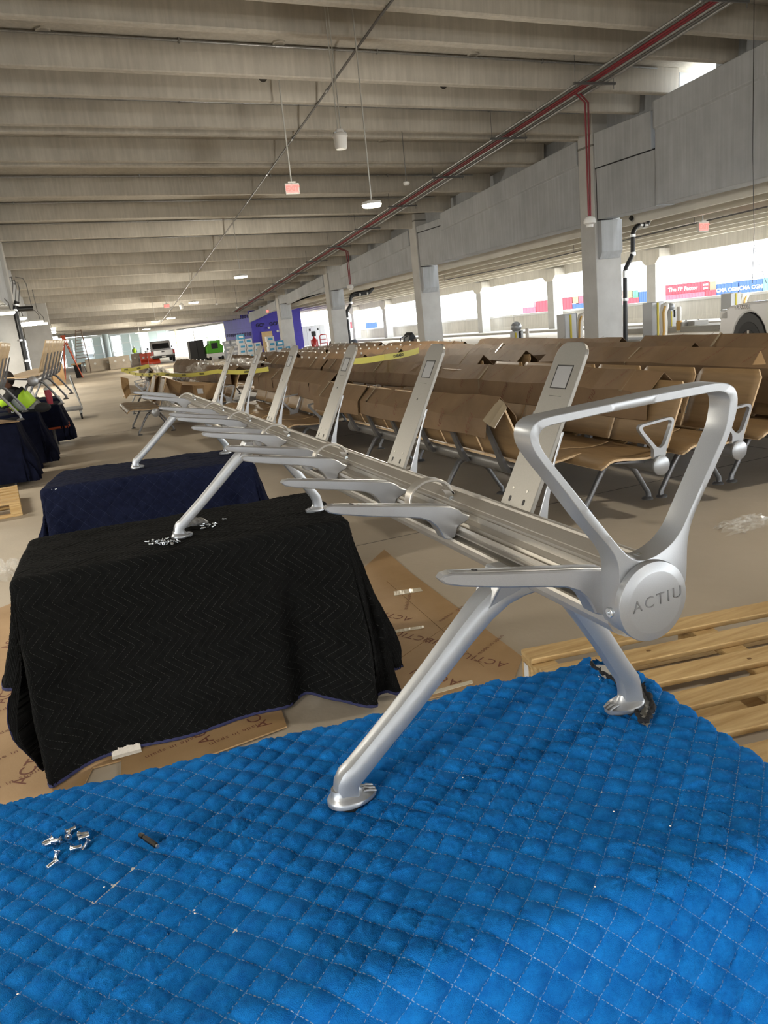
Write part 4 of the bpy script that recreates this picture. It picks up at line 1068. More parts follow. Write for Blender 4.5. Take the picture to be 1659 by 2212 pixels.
# taped flap at the near open end
fl_t = thing('cardboard_flap', 'shiny taped cardboard flap bent down at the open end of the first sleeve', 'cardboard', (2.555, 4.36, .88))
mb = MB(); mb.loft([[(2.555, 4.37, .896), (2.555, 4.37, .892), (2.425, 4.37, .766), (2.422, 4.37, .771)], [(2.545, 4.29, .876), (2.545, 4.29, .872), (2.42, 4.28, .742), (2.417, 4.28, .747)], [(2.54, 4.255, .848), (2.54, 4.255, .844), (2.435, 4.24, .728), (2.43, 4.24, .733)]])
obj('flap', mb, M_gloss, fl_t)
k = 10
def rowsleeve(r_, a, b, seed, **kw):
    sec = SEC[min(3, int(max(0, (a - 3.5)) / 3.8))]
    sleeve('kraft sleeve over the %s bench row from the aisle, %s stretch from the camera' % (ORD[r_], sec), Xs[r_] + SX, a, b, R(random.uniform(-.6, .6)), seed, **kw)
rowsleeve(1, 4.20, 7.55, 11, tapes=2, h=-.0, low=-.04)
rowsleeve(1, 7.7, 11.4, 12, tapes=4, h=.0)
rowsleeve(1, 11.5, 15.2, 13, tapes=3, clips=True)
rowsleeve(1, 15.4, 19.0, 14, tapes=2, clips=True)
rowsleeve(2, 7.8, 11.4, 16, tapes=2)
rowsleeve(2, 11.6, 15.0, 17, tapes=3, clips=True)
rowsleeve(2, 15.4, 19.0, 18, tapes=2, clips=True)
rowsleeve(3, 3.3, 7.4, 21, tapes=1, wide=1.35, h=.02, low=-.1)
rowsleeve(3, 7.9, 11.4, 22, tapes=3)
rowsleeve(3, 11.6, 15.2, 23, tapes=1, clips=True)
rowsleeve(3, 15.4, 19.0, 24, tapes=1, clips=True)
rowsleeve(4, 5.9, 11.4, 26, tapes=3, h=.01)
rowsleeve(4, 11.6, 18.9, 27, tapes=2, clips=True)
rowsleeve(5, 3.4, 7.3, 30, tapes=1, h=.03)
rowsleeve(5, 7.7, 11.2, 32, tapes=2, h=.02)
rowsleeve(5, 11.7, 15.0, 33, tapes=1, clips=True)
rowsleeve(5, 15.4, 18.8, 34, tapes=1, clips=True)
sleeve('deep kraft sleeve above the low tan seats that face the aisle', 2.50 + SX - .03, 8.1, 11.6, 0, 41, .0, 1.15, 3, -.03)
sleeve('kraft sleeve leaning over the first row behind the caution tape', 2.30 + SX, 12.4, 15.8, R(3), 42, .01, 1.2, 2, 0, clips=True)
sleeve('crooked kraft sleeve on the far aisle bench under clear film', 1.42 + SX - .1, 16.8, 19.6, R(-4), 43, -.02, 1.1, 1, 0, prints=False)
sleeve('kraft sleeve on the far first row bench behind the film heap', 2.45 + SX, 16.4, 19.8, R(2), 44, .02, 1.0, 1, 0, clips=True)
tri_ = thing('cardboard_flap', 'folded triangular cardboard corner sticking up from the fourth row sleeve', 'cardboard', (4.95, 4.3, .95))
tp = [uz(1627, 788, .99), uz(1655, 787, .99), uz(1644, 758, 1.06)]
mb = MB(); mb.loft([[tp[0], tp[1], tp[2]], [p + Vector((0, .006, 0)) for p in tp]]); obj('flap', mb, M_card, tri_)

# ------------------------------------------------------------------ loose boards, boxes and film in the wrapped pile
def board(label, pts, th=.012, m=None, name='cardboard_sheet'):
    P = [Vector(p) for p in pts]; n = (P[1] - P[0]).cross(P[2] - P[0]).normalized() * th
    mb = MB(); mb.loft([P, [p + n for p in P]]); o = obj(name, mb, m or M_card); tag(o, label, 'cardboard'); return o
board('tall tan cardboard board leaning behind the short bench end in the aisle', [uy(329, 868, 13.2), uy(352, 862, 13.6), uy(348, 812, 13.9), uy(336, 812, 13.6)])
board('torn cardboard flap hanging at the aisle end of the far bench', [uy(263, 838, 16.3), uy(272, 862, 16.2), uy(281, 850, 16.4), uy(276, 818, 16.6), uy(260, 815, 16.6)])
board('tan cardboard panel slanting over the wrapped pile', [uy(352, 814, 13.0), uy(392, 828, 12.6), uy(388, 850, 12.7), uy(368, 845, 13.0)])
def cbox(label, c, s, rz, m=M_card, name='cardboard_box', cat='box'):
    t = thing(name, label, cat, c); Mx = Matrix.Translation(c) @ Matrix.Rotation(rz, 4, 'Z')
    x, y, z = s
    obj('carton', MB().box(-x / 2, x / 2, -y / 2, y / 2, 0, z, Mx), m, t, bevel=.006, seg=1)
    obj('top_flap', MB().box(-x / 2, -.004, -y / 2, y / 2, z, z + .006, Mx), m, t); obj('top_flap', MB().box(.004, x / 2, -y / 2, y / 2, z, z + .006, Mx), m, t)
    obj('paper_label', MB().box(-x / 2 - .003, -x / 2 - .0005, -.09, .05, z * .45, z * .8, Mx), M_white, t)
    return t, Mx
p = uz(418, 868, .40)
cbox('long kraft carton lying on seats beside the far end of the bench frame', (p.x, p.y + .9, .45), (.34, 1.8, .22), R(12))
p = uz(448, 866, .40)
cbox('small kraft box with a white label at the carton\'s near end', (p.x, p.y - .1, .44), (.3, .26, .24), R(30))
def heap(label, px, py, z, sx, sy, h, seed, rot=0):
    P = uz(px, py, z)
    o = film(label, (P.x, P.y), sx, sy, h, seed, rot); o.location.z = z; return o
heap('clear wrap bunched over the aisle end of the pile, under the yellow tape', 330, 812, .60, .35, .8, .32, 51)
heap('clear wrap heaped on the first row behind the yellow tape', 450, 800, .80, .3, 1.0, .22, 52)
heap('clear wrap hanging in folds beside the small labelled box', 440, 830, .55, .16, .25, .45, 53)
heap('clear wrap under the short tan bench end', 370, 880, .05, .3, .35, .30, 54)
heap('clear wrap lying over the far first row', 520, 785, .88, .2, 1.3, .12, 55)
# ------------------------------------------------------------------ yellow caution tape strung round the pile
M_ytape = mat('caution_yellow', (.60, .54, .10, 1), .45)
M_kprint = mat('caution_black', (.02, .02, .015, 1), .6)
def ribbon(label, pts, w, texts=True):
    P = [Vector(p) for p in pts]; t = thing('caution_tape', label, 'tape', P[0])
    path = []
    for a, b in zip(P[:-1], P[1:]):
        for k in range(12):
            s = k / 12; q = a.lerp(b, s); q.z -= .05 * math.sin(PI * s) * min(1, (b - a).length / 3); path.append(q)
    path.append(P[-1])
    mb = MB(); rr = []
    for i, q in enumerate(path):
        tw = .25 * math.sin(i * .5); up = Vector((tw * .05, tw * .1, 1)).normalized() * w
        rr.append([q - up * .5, q + up * .5, q + up * .5 + Vector((.0012, .0012, 0)), q - up * .5 + Vector((.0012, .0012, 0))])
    mb.loft(rr); obj('ribbon', mb, M_ytape, t)
    if texts:
        for a, b in zip(P[:-1], P[1:]):
            d = (b - a); L = d.length; k = 0; s = .3
            while s < L - .2:
                q = a + d * (s / L); q.z -= .05 * math.sin(PI * s / L) * min(1, L / 3)
                nrm = Vector((d.y, -d.x, 0)).normalized()
                if nrm.y > 0: nrm = -nrm
                ex = d if d.x > 0 else -d
                lettering('printed_lettering', ('CUIDADO', 'CAUTION')[k % 2], w * .62, frame(q + nrm * .004, ex, nrm), M_kprint, t, 0, 1.05, .002)
                s += .75; k += 1
    return t
ribbon('yellow caution tape with black words strung across the wrapped benches', [uz(262, 800, .86), uz(348, 808, .86), uz(470, 802, .90), uz(580, 797, .93)], .062)
ribbon('second strand of yellow caution tape going round the far side of the pile', [uz(262, 799, .88), uz(322, 790, .95)], .075)
ribbon('loose yellow caution tape lying over the sleeves at the far rows', [uz(760, 781, .965), uz(830, 772, .975), uz(905, 757, .985)], .075)
# ------------------------------------------------------------------ ceiling services
for k in range(0, 14):
    y = CY0 + k * CT - .06
    t = thing('conduit_run', 'galvanised conduit run strapped under the deck across the bay, number %d from the camera' % (k + 1) if False else 'galvanised conduit crossing under the deck, %s run from the camera' % (['nearest', 'second', 'third', 'fourth', 'fifth', 'sixth', 'seventh', 'eighth', 'ninth', 'tenth', 'eleventh', 'twelfth', 'thirteenth', 'fourteenth'][k]), 'conduit', (0, y, zc(0, y)), 'conduits under the deck')
    obj('tube', MB().tube([(x, y, zc(x, y) + .035) for x in (-13, -6, 0, 6, 12.9)], .019, 8), M_steel, t, smooth=60)
    if k < 8:
        for x in (-8, -4.4, -.8, 2.8, 6.4, 10):
            xx = x + (k % 3) * .35
            obj('strap', MB().box(xx - .012, xx + .012, y - .026, y + .026, zc(xx, y) - .0, zc(xx, y) + .09), M_steel, t)
        for x in (-2.7, 4.5, 8.6): obj('coupling', MB().tube([(x - .04, y, zc(x, y) + .035), (x + .04, y, zc(x + .04, y) + .035)], .027, 8), M_steel, t, smooth=60)
t = thing('conduit_run', 'dark conduit running lengthwise under the deck from near to far', 'conduit', (5.5, 12, zc(5.5, 12)))
pts = [(5.25, -6), (5.45, 12.2), (5.96, 26.5), (6.78, 49.2), (7.1, 60)]
P = [Vector((x, y, zc(x, y) - .44 + .0)) for x, y in pts]
obj('tube', MB().tube(P, .020, 8), M_dsteel, t, smooth=60)
for a, b in zip(P[:-1], P[1:]):
    for q in range(1, 5):
        c = a.lerp(b, q / 5); obj('coupling', MB().tube([c, c + (b - a).normalized() * .12], .030, 8), M_steel, t, smooth=60)
# bundled tray with red and grey tubes
tray = thing('conduit_bundle', 'bundle of red and grey conduits on strut hangers beside the girder', 'conduit', (11, 14, 5))
def tx(y): return 10.35 + .0215 * y if y < 24 else 10.866 + .0215 * (y - 24)
def tz(y): return zc(tx(y), y) - .60
TY = [-8, 2, 6, 10.4, 14.4, 20.4, 27, 33.5, 40, 46, 54]
for i, (dx, m, r) in enumerate(((-.30, M_steel, .022), (-.20, M_dsteel, .020), (-.09, M_red, .026), (-.01, M_red, .026), (.09, M_steel, .024), (.20, M_dsteel, .022), (.30, M_steel, .030))):
    obj('tube', MB().tube([(tx(y) + dx, y, tz(y) + .03) for y in TY], r, 8), m, tray, smooth=60)
for k in range(17):
    y = -3 + k * 3.35
    h_ = obj('strut_hanger', MB().box(tx(y) - .5, tx(y) + .5, y - .022, y + .022, tz(y) - .045, tz(y) - .002), M_dsteel, tray)
    for s in (-.46, .46): obj('rod', MB().tube([(tx(y) + s, y, tz(y) - .12), (tx(y) + s, y, zc(tx(y), y) + .1)], .006, 6), M_dsteel, h_)
def drop(label, px, py, y, x_off=.05):
    e = uy(px, py, y); t = thing('smoke_detector', label, 'detector', e)
    for s in (-.045, .045): obj('red_tube', MB().tube([(tx(y) + s * 1.2 + x_off, y, tz(y) + .03), (e.x + s * .9 + .02, y, tz(y) - .15), (e.x + s * .5, y, e.z + .1)], .020, 8), M_red, t, smooth=60)
    obj('head', MB().lathe([(.05, .12), (.10, .10), (.13, .03), (.13, -.02), (.075, -.05), (.07, -.10), (0, -.11)], 20, c=e), M_white, t, smooth=50)
    return t
drop('white detector at the foot of the red conduit drop on the nearest big column', 1274, 480, 14.4)
drop('white detector on a red conduit drop by the third big column', 757, 621, 31.0)
# hanging lamps
M_lamp = mat('lamp_glow', (1, .95, .8, 1), .5, emit=(1, .93, .72, 1), estr=16)
M_rod = mat('white_rod', (.55, .55, .52, 1), .4, .3)
def lamp(label, px, py, y, r=.16, oval=True):
    e = uy(px, py, y); t = thing('hanging_lamp', label, 'lamp', e, 'lit lamps hanging on rods')
    top = zc(e.x, y) + .05
    obj('rod', MB().tube([(e.x, y, e.z + .06), (e.x, y, top)], .012, 8), M_rod, t, smooth=60)
    obj('housing', MB().lathe([(.02, .07), (.06, .06), (r * .96, .035), (r, .02), (r, -.005), (r * .93, -.012)], 28, c=e), M_white, t, smooth=50)
    obj('diffuser', MB().lathe([(r * .97, .012), (r * .985, -.012), (r * .9, -.045), (r * .42, -.05), (r * .40, -.03), (0, -.03)], 28, c=e), M_lamp, t, smooth=50)
    l = bpy.data.lights.new('lamp_light', 'POINT'); l.energy = 85; l.color = (1, .93, .80); l.shadow_soft_size = .15
    lo = bpy.data.objects.new('lamp_light', l); COL.objects.link(lo); lo.location = (e.x, e.y, e.z - .25); hook(lo, t)
def lamp_at(label, x, y, z, r=.165):
    # same lamp further along its row, behind the camera
    d = Vector((x, y, z)) - O; k_ = d.dot(FW)
    t = thing('hanging_lamp', label, 'lamp', (x, y, z), 'lit lamps hanging on rods'); e = Vector((x, y, z))
    obj('rod', MB().tube([(x, y, z + .06), (x, y, zc(x, y) + .05)], .012, 8), M_rod, t, smooth=60)
    obj('housing', MB().lathe([(.02, .07), (.06, .06), (r * .96, .035), (r, .02), (r, -.005), (r * .93, -.012)], 28, c=e), M_white, t, smooth=50)
    obj('diffuser', MB().lathe([(r * .97, .012), (r * .985, -.012), (r * .9, -.045), (r * .42, -.05), (r * .40, -.03), (0, -.03)], 28, c=e), M_lamp, t, smooth=50)
    l = bpy.data.lights.new('lamp_light', 'POINT'); l.energy = 85; l.color = (1, .93, .80); l.shadow_soft_size = .15
    lo = bpy.data.objects.new('lamp_light', l); COL.objects.link(lo); lo.location = (x, y, z - .25); hook(lo, t)
lamp_at('lit lamp of the same row overhead right of the camera, out of view', 5.15, 1.9, 4.6)
lamp_at('lit lamp of the same row behind the camera, out of view', 5.0, -9.0, 4.9)
lamp('nearest lit round lamp hanging on a long rod, right of the exit sign', 803, 441, 12.69, .165)
lamp('second lit lamp from the camera on a rod, mid bay', 520, 597, 25.84, .22)
lamp('third lit lamp from the camera, above the green lift', 418, 653, 36.35, .22)
lamp('fourth lit lamp from the camera, right of the small far exit sign', 369, 687, 47.5, .26)
lamp('fifth lit lamp, low left of the fourth', 336, 694, 47.0, .24)
lamp('sixth lit lamp near the far glass front', 316, 711, 58.5, .28)
lamp('seventh lit lamp, farthest and leftmost before the glass', 301, 719, 61, .28)
# unlit white sensor pods and detector heads
def pod(label, px, py, y, s=1.0, rods=2):
    e = uy(px, py, y); t = thing('sensor_pod', label, 'sensor', e); top = zc(e.x, y) + .05
    for q in range(rods): obj('rod', MB().tube([(e.x + (q - .5) * .05 * (rods > 1), y, e.z + .1 * s), (e.x + (q - .5) * .05 * (rods > 1), y, top)], .010, 6), M_rod, t, smooth=60)
    obj('body', MB().lathe([(.03, .16), (.06, .15), (.075, .10), (.115, .08), (.125, .04), (.11, .02), (.10, -.12), (.085, -.15), (0, -.155)], 20, c=e).xf(Matrix.Translation(e) @ Matrix.Scale(s, 4) @ Matrix.Translation(-e)), M_white, t, smooth=40)
    obj('bracket', MB().box(e.x - .10 * s, e.x + .10 * s, y - .03, y + .03, e.z + .06 * s, e.z + .11 * s), M_steel, t)
pod('white cylindrical sensor pod on twin rods above the exit sign', 735, 301, 12.76)
pod('small white sensor pod hanging far back left of the third lamp', 392, 661, 47, 1.1, 1)
def head(label, px, py, y, s=1):
    e = uy(px, py, y); t = thing('smoke_detector', label, 'detector', e); top = zc(e.x, y) + .05
    obj('rod', MB().tube([(e.x, y, e.z), (e.x, y, top)], .009, 6), M_dsteel, t)
    obj('head', MB().lathe([(.03, .05), (.07, .03), (.075, -.01), (.05, -.04), (0, -.045)], 18, c=e), M_white, t, smooth=50)
head('small white detector head on a thin rod right of the nearest lamp', 878, 396, 17.4)
head('tiny white detector head before the purple wall', 513, 664, 44)
head('tiny white detector head left of the purple wall', 468, 657, 42)
# exit signs
M_exitbody = mat('exit_housing', (.62, .61, .58, 1), .5)
M_exitglow = mat('exit_red_glow', (.9, .05, .04, 1), .5, emit=(1, .06, .05, 1), estr=1.6)
M_exitface = mat('exit_face', (.55, .20, .18, 1), .5, emit=(1, .25, .22, 1), estr=.35)
def exit_sign(label, px, py, y, w=.40, hh=.26, top=None, bent=False):
    e = uy(px, py, y); t = thing('exit_sign', label, 'exit sign', e, None); tp = top if top is not None else zc(e.x, y) + .05
    if bent:
        obj('stem', MB().tube([(e.x - .02, y, e.z + hh / 2), (e.x - .02, y, e.z + .62), (e.x + .03, y, e.z + .74), (e.x + .2, y, e.z + .78)], .014, 8), M_steel, t, smooth=60)
    else: obj('stem', MB().tube([(e.x, y, e.z + hh / 2), (e.x, y, tp)], .016, 8), M_rod, t, smooth=60)
    obj('housing', MB().box(e.x - w / 2, e.x + w / 2, y - .03, y + .03, e.z - hh / 2, e.z + hh / 2), M_exitbody, t, bevel=.01)
    obj('face', MB().box(e.x - w * .42, e.x + w * .42, y - .034, y - .029, e.z - hh * .36, e.z + hh * .36), M_exitface, t)
    obj('canopy', MB().box(e.x - .08, e.x + .08, y - .03, y + .03, e.z + hh / 2, e.z + hh / 2 + .03), M_exitbody, t)
    lettering('exit_lettering', 'EXIT', hh * .62, frame((e.x, y - .037, e.z - .002), (1, 0, 0), (0, -1, 0)), M_exitglow, t, .001, 1.0, .006)
exit_sign('red exit sign on a rod, left of the nearest lit lamp', 631, 408, 15.49, .29, .205)
exit_sign('small red exit sign far back by the fourth lamp', 360, 661, 47, .34, .22)
exit_sign('small red exit sign hanging in front of the purple wall', 580, 672, 52, .34, .24)
exit_sign('red exit sign on a bent stem in the outer bay by the road', 1519, 490, 17.0, .34, .27, None, True)
# outer bay conduit and hangers
t = thing('conduit_run', 'long dark conduit slung under the outer bay by the road', 'conduit', (17.5, 20, 3))
P = [ux(x, y, 17.5) for x, y in ((1659, 446), (1500, 483), (1369, 514), (1240, 545), (1100, 578), (960, 605))]
obj('tube', MB().tube(P, .022, 8), M_dsteel, t, smooth=60)
for p in P[1:]: obj('rod', MB().tube([p, p + Vector((0, 0, .45))], .006, 6), M_dsteel, t)
t = thing('conduit_run', 'thin pale conduit slung under the outer bay above the dark one', 'conduit', (16.2, 20, 3))
P = [ux(x, y, 16.4) for x, y in ((1659, 462 - 40), (1500, 462), (1420, 470), (1250, 520))]
obj('tube', MB().tube(P, .014, 8), M_steel, t, smooth=60)
for p in P: obj('rod', MB().tube([p, p + Vector((0, 0, .35))], .006, 6), M_steel, t)
# loose hanging cable at the right
c = [uy(x, y, 9.8) for x, y in ((1629, -40), (1628, 120), (1626, 330), (1629, 500), (1625, 612))]
cb = obj('hanging_cable', MB().tube(c, .006, 6), M_blackpipe, None, smooth=60); tag(cb, 'thin black cable hanging from the deck at the right edge', 'cable')
c = [uy(x, y, 9.9) for x, y in ((1628, 520), (1634, 560), (1648, 590), (1656, 612))]
cb = obj('hanging_cable', MB().tube(c, .005, 6), M_blackpipe, None, smooth=60); tag(cb, 'short slack black cable end hanging beside the long one at right', 'cable')
# drain pipes
M_coup = mat('steel_coupling', (.6, .6, .6, 1), .3, .9)
def pipe(label, runs, r, y, coups):
    t = None
    for run in runs:
        P = [uy(a, b, y) for a, b in run]
        if t is None: t = thing('drain_pipe', label, 'pipe', P[0])
        Q = []
        for i, p in enumerate(P):
            if 0 < i < len(P) - 1:
                a = P[i - 1]; b = P[i + 1]; ra = min(.12, (p - a).length * .45); rb = min(.12, (b - p).length * .45)
                q0 = p + (a - p).normalized() * ra; q1 = p + (b - p).normalized() * rb
                for s in range(5): u = s / 4; Q.append(q0 * (1 - u) ** 2 + p * 2 * u * (1 - u) + q1 * u * u)
            else: Q.append(p)
        obj('pipe_run', MB().tube(Q, r, 14), M_blackpipe, t, smooth=60)
    for a, b, c_, d_ in coups:
        p, q = uy(a, b, y), uy(c_, d_, y); obj('coupling', MB().tube([p, q], r * 1.22, 14), M_coup, t, smooth=60)
    return t
pipe('black drain pipe with steel couplings on the nearest big column', [[(1351, 748), (1350, 582), (1367, 550), (1367, 500), (1378, 486), (1400, 486), (1402, 460)], [(1362, 470), (1372, 476), (1388, 473), (1386, 458)]], .062, 17.7, [(1350, 600, 1350, 585), (1367, 552, 1367, 545), (1367, 512, 1367, 506), (1380, 486, 1386, 486), (1390, 486, 1396, 486), (1351, 650, 1351, 644), (1402, 478, 1402, 472), (1366, 472, 1370, 475)])
pipe('black drain pipe with two bends on the third big column', [[(758, 760), (751, 696), (749, 672), (757, 660), (757, 644), (762, 638), (797, 633), (806, 622)], [(757, 640), (764, 634), (800, 629), (804, 618)]], .085, 39.6, [(750, 690, 750, 686), (757, 656, 757, 652), (775, 636, 778, 635.6), (791, 634, 794, 633.4)])
pipe('black drain pipe with pale couplings on the left pier', [[(68, 834), (66, 824), (49, 742), (34, 676), (33, 664), (37, 651)], [(36, 668), (72, 666)]], .085, 29.2, [(45, 737, 44, 733), (33, 672, 32.6, 668), (57, 782, 56, 777), (34, 660, 34, 657)])
# ------------------------------------------------------------------ left lamps and signs
M_tubeglow = mat('tube_lamp_glow', (1, .95, .8, 1), .5, emit=(1, .94, .78, 1), estr=12)
bars = [(-1.46 - 1.0, -1.06, 26.9, 2.70, 'nearest'), (-2.3, -.93, 32.3, 2.70, 'second'), (-1.75, -.45, 37.7, 2.70, 'third'), (-1.75, -.32, 40.9, 2.70, 'fourth')] + [(-3.4, -2.2, 21.4 - 5.5 * k, 2.72, 'out of view %s' % w_) for k, w_ in enumerate(('beyond the left edge', 'left of the work tables', 'left of the navy blanket', 'left of the bench', 'level with the viewer'))]
for x0, x1, y, z, nm_ in bars:
    t = thing('tube_lamp', ('lit tube lamp hanging by the left piers, %s from the camera' if 'out' not in nm_ else 'lit tube lamp of the left row, %s') % nm_, 'lamp', (x1, y, z), 'lit tube lamps at the left piers')
    obj('housing', MB().box(x0, x1, y - .10, y + .10, z + .02, z + .08), M_white, t, bevel=.02)
    obj('diffuser', MB().loft([[(x, y - .09 * s, z + .03), (x, y - .06 * s, z - .05 * s), (x, y + .06 * s, z - .05 * s), (x, y + .09 * s, z + .03)] for x, s in ((x0 + .01, .5), (x0 + .05, 1), (x1 - .05, 1), (x1 - .01, .5))]), M_tubeglow, t, smooth=50)
    a = Vector((x1 - .12, y, z + .08)); b = Vector((x1 - .45, y - 1.5, min(zc(-1, y) - .1, z + 1.6)))
    obj('flexible_conduit', MB().tube([a, a + Vector((-.02, 0, .22)), a + Vector((-.22, -.3, .50)), b + Vector((.1, .2, -.1)), b + Vector((.02, 0, .12)), b + Vector((-.25, 0, .2))], .018, 8), M_dsteel, t, smooth=60)
    l = bpy.data.lights.new('tube_light', 'AREA'); l.shape = 'RECTANGLE'; l.size = 1.2; l.size_y = .15; l.energy = 36; l.color = (1, .93, .80)
    lo = bpy.data.objects.new('tube_light', l); COL.objects.link(lo); lo.location = ((x0 + x1) / 2, y, z - .07); hook(lo, t)
for i, (px, py, y) in enumerate(((113, 709, 60), (113, 717, 58), (118, 729, 66), (132, 733, 70), (142, 736, 72))):
    e = uy(px, py, y); t = thing('tube_lamp', 'small far lit lamp beyond the left piers, %s' % ['upper of the first pair', 'lower of the first pair', 'left of the low row', 'middle of the low row', 'right of the low row'][i], 'lamp', e)
    obj('housing', MB().box(e.x - .24, e.x + .24, y - .1, y + .1, e.z + .05, e.z + .14), M_white, t); obj('diffuser', MB().box(e.x - .22, e.x + .22, y - .09, y + .09, e.z - .12, e.z + .05), M_tubeglow, t, bevel=.05)
    obj('rod', MB().tube([(e.x, y, e.z + .12), (e.x, y, max(e.z + .4, zc(e.x, y) + .08))], .015, 6), M_dsteel, t)
for k in range(5):
    P = [uy(x + k * 7, y + k * 6, 33) for x, y in ((2, 590), (10, 586), (14, 600), (12, 640), (16, 668), (22, 684))]
    f_ = obj('flexible_conduit', MB().tube(P, .018, 8), M_dsteel, None, smooth=60); tag(f_, 'grey flexible conduit looping down from the left girder, %s loop' % ['leftmost', 'second', 'middle', 'fourth', 'rightmost'][k], 'conduit')
M_teal = mat('teal_sign', (.01, .14, .22, 1), .5)
e0, e1 = uy(-22, 700, 29.3), uy(9, 768, 29.3)
t = thing('level_sign', 'teal hanging level sign at the left edge on the first pier', 'sign', (e0.x, 29.3, e0.z))
obj('panel', MB().prism([(e0.x, e0.z), (e1.x - .1, e0.z), (e1.x, e1.z), (e0.x, e1.z + .25)], lambda a, b: (a, 29.3, b), lambda a, b: (a, 29.34, b)), M_teal, t)
c_ = uy(2, 747, 29.28); lettering('sign_lettering', '5', .34, frame((c_.x, 29.29, c_.z), (1, 0, 0), (0, -1, 0)), M_white, t, .001, 1, .012)
e0, e1 = uy(42, 708, 30.9), uy(56, 766, 30.9)
t = thing('level_sign', 'teal level sign strip behind the black pipe on the left pier', 'sign', (e0.x, 30.9, e0.z))
obj('panel', MB().box(e0.x, e1.x, 30.9, 30.94, e1.z, e0.z), M_teal, t); obj('edge_rail', MB().box(e1.x, e1.x + .03, 30.88, 30.96, e1.z, e0.z), M_steel, t); obj('bracket', MB().box(-1.3, e1.x, 30.45, 30.93, e0.z - .1, e0.z - .04), M_steel, t)

# ------------------------------------------------------------------ work tables, benches and a fitter on the left
M_navy2 = mat('navy_cloth', (.006, .0075, .019, 1), .95, 0, .25, 12, .2, 90, spec=.1)
M_orange = mat('orange_binding', (.30, .055, .015, 1), .8)
def side_table(label, cl, x1, y0, y1, w, hem, trim=False, seed=0):
    table(label, (x1 - .03, y1 - .03), 0, w - .06, (y1 - y0) - .06, .725)
    f = lambda SX, SY, d, NX, NY: sstep(.03, .6, d) * (.06 * (NX > .3) + .045 * np.sin(SY * 13 + seed) * (NX > .3) + .03 * np.sin(SX * 11 + seed) * (NY < -.3))
    b, Wb = drape('moving_blanket', M_navy2, (x1, y1), 0, (-w, -.03, -(y1 - y0), -.03), .7375, (.05, hem, hem, .2), .025, .06, 'diamond', .002, .004, .07, f, .03, None, None, (0, 0), 60 + seed)
    tag(b, cl, 'blanket')
    if trim:
        border(Wb, 'right', M_orange, b, 'orange_binding', .03); border(Wb, 'front', M_orange, b, 'orange_binding', .03)
    return b
side_table('table under the nearest dark navy cloth at the left edge', 'dark navy cloth on the nearest table at the left edge, above the small pallet', -.62, 9.75, 10.55, 1.6, .70, False, 1)
side_table('table under the second navy cloth from the left edge', 'dark navy cloth on the second left table, under the fitter', -.42, 11.0, 11.62, 1.6, .68, False, 2)
side_table('table under the orange edged navy cloth', 'navy cloth with orange binding on the third left table', -.16, 11.95, 12.65, 1.3, .36, True, 3)
side_table('table under the farthest navy cloth on the left', 'dark navy cloth on the farthest left table, beside the cart', -.16, 13.4, 14.2, 1.2, .69, False, 4)
board('thin tan board lying on the nearest left table', [uz(-30, 918, .752), uz(42, 911, .752), uz(42, 909.5, .752), uz(-30, 906, .752)], .004)
bl = obj('rag', MB().loft([[uz(-10, 1032, .0) + Vector((0, -.02, .33)), uz(24, 1028, .0) + Vector((0, -.02, .31)), uz(26, 1034, 0) + Vector((0, -.02, .28)), uz(-10, 1045, .0) + Vector((0, -.02, .25))], [uz(-10, 1032, .0) + Vector((0, -.03, .33)), uz(24, 1028, .0) + Vector((0, -.03, .31)), uz(26, 1034, 0) + Vector((0, -.03, .28)), uz(-10, 1045, .0) + Vector((0, -.03, .25))]]), mat('sky_blue_rag', (.05, .14, .32, 1), .9)); tag(bl, 'light blue patch hanging low on the nearest left navy cloth', 'rag')
h0 = uy(80, 842, 11.55)
benchH = make_bench('upholstery_bench', 'silver bench with six pale wooden backs standing on the left tables', (0, 0, 0), 6, M_oakpale, (), (.25, 1.25, 2.5))
benchH.location = (h0.x - .02, 11.35, .752); benchH.rotation_euler = (0, 0, R(-4))
benchH.name = 'pale_bench'
g0 = uy(4, 852, 11.2)
benchG1 = make_bench('pale_bench', 'pale wooden bench cut by the left edge, leg on the second navy table', (0, 0, 0), 3, M_oakpale, (), (1.55, .3))
benchG1.location = (g0.x - .03, 9.45, .752); benchG1.rotation_euler = (0, 0, 0)
# fitter bending between the benches
M_skin = mat('skin', (.22, .11, .07, 1), .55); M_lime = mat('lime_vest', (.42, .68, .02, 1), .6, emit=None); M_blk = mat('black_cloth', (.012, .012, .013, 1), .85)
M_jean = mat('grey_trousers', (.20, .20, .19, 1), .85, 0, .5, 30); M_hair = mat('dark_hair', (.02, .015, .012, 1), .7); M_glove = mat('dark_glove', (.05, .02, .02, 1), .8)
M_reflect = mat('grey_stripe', (.35, .37, .33, 1), .4)
def skin_body(name, nodes, edges, m, parent, sub=2):
    me = bpy.data.meshes.new(name); me.from_pydata([n[0] for n in nodes], edges, []); o = bpy.data.objects.new(name, me); COL.objects.link(o)
    o.modifiers.new('skin', 'SKIN'); s = o.modifiers.new('sub', 'SUBSURF'); s.levels = sub; s.render_levels = sub
    for i, n in enumerate(nodes): me.skin_vertices[0].data[i].radius = n[1] if isinstance(n[1], tuple) else (n[1], n[1])
    me.skin_vertices[0].data[0].use_root = True
    dg = bpy.context.evaluated_depsgraph_get(); ev = o.evaluated_get(dg); m2 = bpy.data.meshes.new_from_object(ev); bpy.data.objects.remove(o)
    m2.materials.clear(); m2.materials.append(m); m2.polygons.foreach_set('use_smooth', [True] * len(m2.polygons))
    return link(name, m2, parent)
def person(label, base, pts, scale=1.0, hand_obj=True):
    t = thing('person', label, 'person', base)
    return t
yb = 11.75
